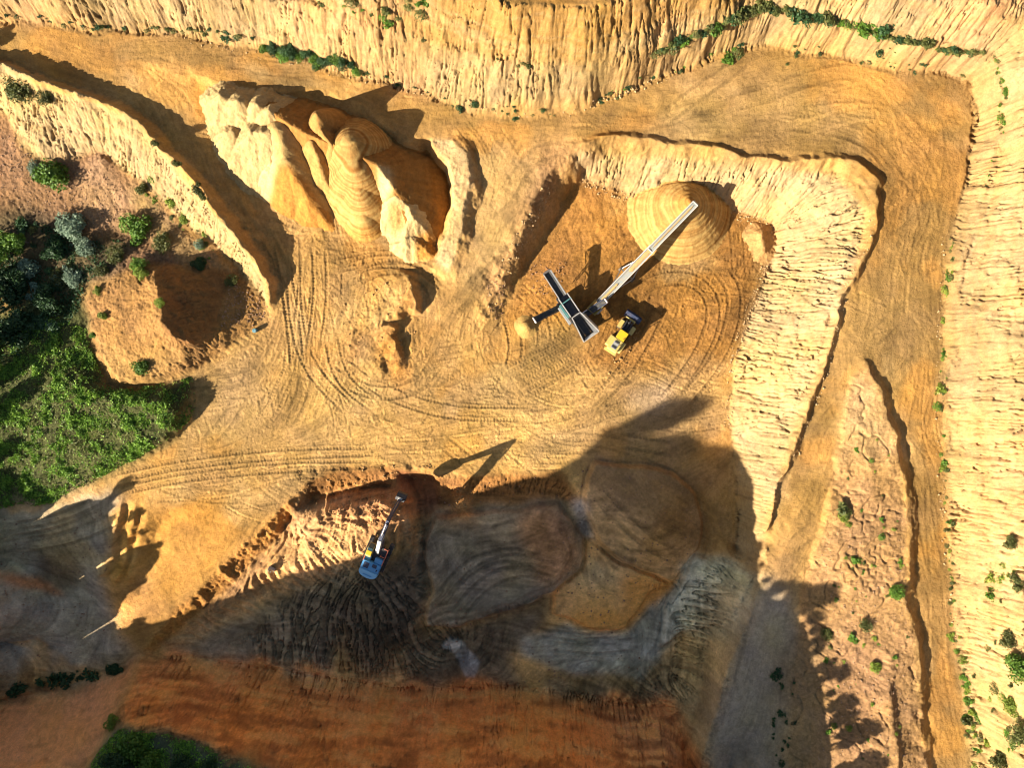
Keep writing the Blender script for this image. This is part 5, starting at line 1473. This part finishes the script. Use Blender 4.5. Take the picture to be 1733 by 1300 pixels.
for a in [(100, 302, 36, 'green', "bright green bush on the pink gravel slope below the pale ridge"), (66, 288, 17, 'silver', "small blue green shrub at the edge of the bright gravel slope bush"), (36, 156, 26, 'olive', "large olive shrub on the pale ridge near the road shadow"),
          (80, 166, 15, 'olive', "smaller olive shrub on the pale ridge beside the larger olive one"), (12, 418, 30, 'green', "bright green bush under the tree crown in the shaded hollow"), (130, 385, 30, 'silver', "wide grey green shrub between the gravel cone and the dark hollow"),
          (150, 420, 22, 'silver', "pale grey green shrub just below the wide grey green one"), (54, 455, 23, 'silver', "blue green shrub surrounded by the dark shaded hollow"), (130, 472, 20, 'silver', "whitish silver shrub at the upper edge of the earth mound"),
          (234, 388, 29, 'green', "vivid green bush on the bare slope right of the gravel cone"), (276, 412, 18, 'olive', "dull green bush on the slope just above the earth mound"), (237, 448, 17, 'green', "green bush on the top edge of the earth mound"), (240, 466, 14, 'lime', "yellow green clump on the earth mound below its top edge"),
          (342, 448, 17, 'dark', "dark green bush beside the shaded facet of the earth mound"), (394, 476, 12, 'olive', "olive bush at the right shoulder of the earth mound"), (272, 512, 10, 'lime', "small lime bush on the rim of the shaded mound facet"), (177, 535, 10, 'lime', "small round lime bush with a long shadow on the earth mound"),
          (238, 622, 18, 'green', "green bush on the lower flank of the earth mound"), (160, 568, 8, 'green', "small green bush at the left edge of the earth mound"), (165, 492, 9, 'lime', "tiny lime bush at the upper left of the earth mound"), (100, 425, 26, 'dark', "dark bush among the grey green shrubs"), (22, 488, 38, 'dark', "large dark bush in the deepest shade on the left"),
          (90, 510, 28, 'dark', "dark bush between the shaded hollow and the earth mound"), (35, 560, 34, 'dark', "dark bush in the tree shade above the green hill"), (200, 432, 17, 'olive', "olive bush between two green bushes above the mound"), (178, 460, 15, 'olive', "olive bush beside the whitish silver shrub"),
          (245, 320, 14, 'olive', "olive bush on the bare slope right of the gravel cone top"), (315, 372, 13, 'lime', "yellow green bush at the foot of the pale ridge"), (290, 345, 11, 'lime', "yellow green bush half way along the foot of the pale ridge"), (338, 415, 10, 'silver', "thin blue green shrub below the foot of the ridge"),
          (265, 245, 9, 'olive', "olive tuft on the crest of the pale ridge"), (300, 278, 9, 'olive', "olive tuft on the ridge above the lane shadow"), (336, 322, 15, 'olive', "olive bush on the ridge crest above the lower lane"), (345, 335, 9, 'olive', "little olive bush below the ridge crest bush"),
          (190, 1222, 16, 'lime', "bright green bush on the sunlit spur at the bottom"), (228, 1262, 32, 'green', "large dark green bush behind the top of the orange cliff"), (258, 1285, 26, 'green', "dark green bush right of the largest one at the cliff top"), (195, 1290, 24, 'dark', "dark green bush left of the largest one at the cliff top"),
          (310, 1292, 22, 'dark', "dark bush on the cliff top near the bottom edge"), (355, 1296, 18, 'dark', "dark bush furthest along the cliff top"), (196, 1132, 15, 'dark', "dark shrub at the corner where slope and spur meet"), (1514, 1000, 15, 'green', "green bush on the island edge casting shadow on the road"), (1462, 1058, 12, 'olive', "olive bush in the middle of the gravel island"),
          (1718, 985, 17, 'olive', "olive green bush high on the right wall"), (1716, 1130, 30, 'green', "large green bush at the right border"), (1705, 1190, 20, 'lime', "yellow green bush below the large one on the right wall"), (1722, 1240, 22, 'olive', "wide olive bush near the bottom right corner"), (1700, 1075, 20, 'olive', "olive bush above the large green one on the right wall"),
          (1708, 915, 16, 'olive', "lone olive bush on the orange tinted right wall"), (1690, 1280, 22, 'olive', "olive bush by the bottom edge on the right wall"), (1480, 1130, 11, 'lime', "lime bush beside the dark gully of the gravel island"), (1398, 1072, 12, 'olive', "olive bush in the tree shade on the island"), (1425, 870, 13, 'lime', "sparse lime bush on the sunlit top of the island")]:
    shrub(a[0], a[1], a[2], a[3], a[4])
# reed bed at the foot of the northern wall
for k in range(16):
    t = k / 15
    shrub(452 + 150 * t + vr.uniform(-4, 4), 80 + 36 * t + vr.uniform(-7, 7), vr.uniform(10, 17) * (1 - .3 * abs(t - .4)), 'dark' if k % 3 else 'green', "dark green bush in the thicket at the foot of the northern wall", "bushes in the roadside thicket", hgt=.75)


def along(pts, n, jit, rlo, rhi, kinds, label, group, even=False):
    seg = [math.hypot(b[0] - a[0], b[1] - a[1]) for a, b in zip(pts[:-1], pts[1:])]
    ph = vr.uniform(0, 9)
    k = 0
    while k < n:
        s = vr.uniform(0, sum(seg) - .01)
        if even:
            s = min(sum(seg) - .01, max(0, (k + vr.uniform(-.8, .8)) / n * sum(seg)))
        elif vr.random() > .25 + .75 * (.5 + .5 * math.sin(s / 23 + ph) * math.sin(s / 61 + 2 * ph)):
            continue
        k += 1
        i = 0
        while s > seg[i]:
            s -= seg[i]; i += 1
        t = s / seg[i]
        tuft(pts[i][0] + (pts[i + 1][0] - pts[i][0]) * t + vr.gauss(0, jit), pts[i][1] + (pts[i + 1][1] - pts[i][1]) * t + vr.gauss(0, jit), vr.uniform(rlo, rhi), vr.choice(kinds), label, group)


along([(1110, 92), (1150, 68), (1205, 48), (1290, 10), (1400, 34), (1500, 60), (1600, 84), (1668, 88)], 150, 2.2, 8, 12, ['olive', 'olive', 'dark', 'olive', 'green', 'olive'], "olive green shrub in the line along the upper bench", "shrubs along the upper bench", True)
along([(1685, 95), (1694, 160), (1690, 250), (1670, 330)], 24, 4, 4, 8, ['olive', 'green'], "shrub in the column on the bench by the upper right corner", "shrubs on the upper right bench")
along([(1330, 88), (1400, 90), (1480, 100), (1540, 112), (1640, 130)], 30, 9, 3, 7, ['dark', 'olive'], "little dark tuft on the slope under the bench shrubs", "tufts below the upper bench")
along([(0, 22), (60, 28), (110, 40), (200, 46), (300, 48), (360, 54), (440, 72)], 46, 3, 5, 9, ['olive', 'olive', 'dark'], "olive tuft along the foot of the wall above the left road", "tufts at the wall foot above the left road")
along([(600, 118), (680, 140), (760, 170), (850, 188), (940, 188)], 30, 4, 4, 7, ['dark', 'olive'], "dark tuft along the foot of the northern wall right of the thicket", "tufts at the northern wall foot")
along([(1000, 172), (1060, 150), (1120, 125), (1200, 100), (1280, 70)], 26, 6, 4, 8, ['olive', 'dark', 'green'], "tuft on the bank where the northern wall bends", "tufts at the bend of the northern wall")
along([(545, 4), (600, 14), (660, 22), (720, 8), (700, 30), (620, 30)], 26, 6, 5, 10, ['olive', 'olive', 'green'], "olive tuft on the ochre upper terrace", "tufts on the ochre terrace")
along([(620, 42), (700, 64), (770, 90), (870, 108), (960, 106)], 20, 3, 3, 5, ['olive'], "tiny tuft on the ledge between the cream and ochre walls", "tufts on the ledge of the northern wall")
along([(1614, 400), (1604, 480), (1596, 560), (1594, 700), (1600, 850), (1606, 960), (1612, 1060)], 70, 4, 4, 7, ['green', 'olive', 'lime', 'olive'], "green tuft in the row between the right road and the right wall", "tufts along the right road")
along([(1614, 1060), (1630, 1140), (1645, 1220), (1660, 1300)], 52, 7, 5, 9, ['olive', 'lime', 'green'], "fuller shrub in the verge at the lower end of the right road", "shrubs on the lower right verge")
along([(1690, 960), (1700, 1060), (1690, 1160), (1710, 1240), (1690, 1295)], 34, 14, 5, 10, ['olive', 'lime', 'olive', 'green'], "olive scrub clump on the lower right wall", "scrub on the lower right wall")
along([(20, 1168), (80, 1155), (140, 1145), (205, 1128)], 20, 5, 6, 10, ['dark'], "dark tuft in the row at the foot of the shaded lower left slope", "dark tufts at the lower left slope foot")
along([(250, 300), (270, 350), (330, 400), (390, 440)], 22, 9, 4, 8, ['olive', 'lime', 'green'], "little tuft on the bare slope below the pale ridge", "tufts below the pale ridge")
along([(20, 385), (80, 400), (120, 440), (40, 520), (90, 545), (20, 600)], 34, 14, 8, 16, ['dark', 'dark', 'silver', 'olive'], "dark undergrowth shrub in the shaded hollow on the left", "undergrowth shrubs in the left hollow")
for k in range(75):
    px, py = vr.uniform(1390, 1540), vr.uniform(700, 1300)
    if inside([(1450, 680), (1500, 700), (1530, 900), (1550, 1290), (1400, 1290), (1385, 1050), (1400, 900)], np.array([px]), np.array([py]))[0]:
        tuft(px, py, vr.uniform(3, 7), vr.choice(['green', 'lime', 'olive']), "small green weed on the gravel island between the two roads", "weeds on the gravel island", .7)
for k in range(26):
    tuft(vr.uniform(1300, 1345), vr.uniform(1120, 1295), vr.uniform(3, 6), 'dark', "dark weed on the shaded bank left of the gravel island", "weeds on the shaded bank", .7)


grow_tufts()


# leafy cover of the green hill (uncountable)
def cover(name, mask, n, kind, size, hmax, seed):
    r_ = np.random.default_rng(seed)
    m = (mask > .5) * np.clip(.35 + fbm(14, seed, 3) * .9, .03, 1)
    pr_ = (m / m.sum()).ravel()
    k = r_.choice(len(pr_), n, p=pr_)
    iy, ix = k // NX, k % NX
    x = X0 + (ix + r_.uniform(-.5, .5, n)) * DX; y = Y0 + (iy + r_.uniform(-.5, .5, n)) * DX
    hm = np.clip(.25 + fbm(9, seed + 2, 3), .05, 1)[iy, ix] * hmax
    z = H[iy, ix] + r_.uniform(0.02, 1, n) * hm
    nrm = np.tile([-.25, -.15, .35], (n, 1))
    V_, F_ = leaves(np.stack([x, y, z], 1), nrm, size, seed + 3, .6)
    o = link(name, mesh_from(name, V_, F_, LM[kind]))
    return setp(o, kind="stuff")


gm = zone([(-60, 600), (100, 530), (150, 560), (165, 612), (183, 656), (262, 652), (325, 640), (330, 690), (292, 742), (200, 790), (100, 845), (-60, 870)], .6)
cover("ground_cover", gm, 42000, 'cover', .17, .75, 31)
cover("dry_ground_cover", gm, 9000, 'olive', .14, .45, 32)
hm_ = zone([(-60, 380), (60, 370), (140, 400), (215, 410), (200, 440), (140, 480), (140, 520), (60, 610), (-60, 620)], .6)
cover("undergrowth", hm_, 9000, 'dark', .2, .6, 33)
cm_ = zone([(205, 1232), (290, 1244), (340, 1262), (450, 1308), (430, 1360), (150, 1360), (150, 1290)], .6)
cover("cliff_top_weeds", cm_, 8000, 'cover', .17, .4, 34)


# trees: the crowns at the left edge, and those on the rims that throw the long ragged shadows
def tree_meshes(seed, kind):
    m = MB(); r_ = random.Random(seed)
    m.cyl((0, 0, -.3), (.1, .05, 3.0), .22, .15, 10).cyl((.1, .05, 2.95), (.2, -.1, 6.2), .15, .05, 8)
    for k in range(9):
        a = k * 2.4 + r_.uniform(-.4, .4); z = 1.8 + k * .45
        m.cyl((.1, 0, z), (math.cos(a) * r_.uniform(1.2, 1.9), math.sin(a) * r_.uniform(1.2, 1.9), z + r_.uniform(.8, 1.5)), .08, .02, 6)
    tm = bpy.data.meshes.new("trunk"); m.bm.to_mesh(tm); m.bm.free(); tm.materials.append(M_BARK)
    q = np.random.default_rng(seed)
    nc = 26
    cc = q.normal(size=(nc, 3)); cc /= np.linalg.norm(cc, axis=1)[:, None]
    cc = cc * np.array([1.75, 1.75, 2.3]) * q.uniform(.4, 1, (nc, 1)) + np.array([0, 0, 4.6])
    n = 4200
    k = q.integers(0, nc, n)
    p = q.normal(size=(n, 3)); p /= np.linalg.norm(p, axis=1)[:, None]
    c = cc[k] + p * (q.uniform(.5, .95, nc)[k] * q.uniform(.3, 1, n) ** .5)[:, None]
    V_, F_ = leaves(c, p, .2, seed + 2, .55)
    return tm, mesh_from("crown", V_, F_, LM[kind])


TREES = [tree_meshes(901, 'green'), tree_meshes(902, 'dark'), tree_meshes(903, 'olive')]


def tree(px, py, s, k, label, group=None):
    x, y = w(px, py, 0)
    o = thing("tree", label, "tree", x, y, hz(x, y) - .1, vr.uniform(0, 360), group)
    o.scale = (s * vr.uniform(.9, 1.15), s * vr.uniform(.9, 1.15), s)
    link("trunk", TREES[k][0], o); link("crown", TREES[k][1], o)


tree(26, 404, .62, 0, "bright green tree at the left edge beside the shaded hollow")
for px, py, s in ((-22, 640, .9), (-28, 700, .9), (-15, 590, .8), (-30, 465, 1.0), (-48, 545, 1.1), (-62, 600, 1.0), (-85, 680, 1.0), (-95, 745, .95), (-60, 800, .8), (-70, 850, .7), (-30, 120, .7), (-20, 75, .8)):
    tree(px, py, s, vr.choice([0, 1]), "tall tree just beyond the left edge whose shade falls on the hollow", "trees beyond the left edge")
for k in range(15):
    tree(-62 + vr.uniform(-14, 8), 985 + 212 * k / 14 + vr.uniform(-6, 6), vr.choice((.25, .3, .35, .45, .55)), vr.choice([0, 1, 2]), "unseen tree added beyond the lower left edge to shade the grey ground", "trees on the lower left bank")
for px, py, s_ in ((-72, 1246, .6), (-50, 905, .95), (-42, 928, .8), (-58, 885, .9), (-48, 950, .8), (-60, 868, .8)):  # added out of view to shade a lit strip and break a sunlit gap
    tree(px, py, s_, vr.choice([0, 1, 2]), "unseen tree added beyond the lower left edge to shade the grey ground", "trees on the lower left bank")
for px in (28, 36, 47, 55, 66, 78):
    tree(px, 1350 + vr.uniform(-6, 6), vr.uniform(.5, 1.0), vr.choice([1, 2]), "dark tree on the highest rim below the picture whose shade reaches the pit wall", "trees on the highest rim")
for k in range(44):
    px = 540 + 720 * ((k + vr.uniform(-.9, .9)) / 44)
    tree(px, 1350 + vr.uniform(-25, 45), vr.choice((.25, .3, .4, .45, .5, .65, .9)), vr.choice([1, 2]), "dark tree on the rim below the picture that throws a ragged shadow", "trees on the southern rim")
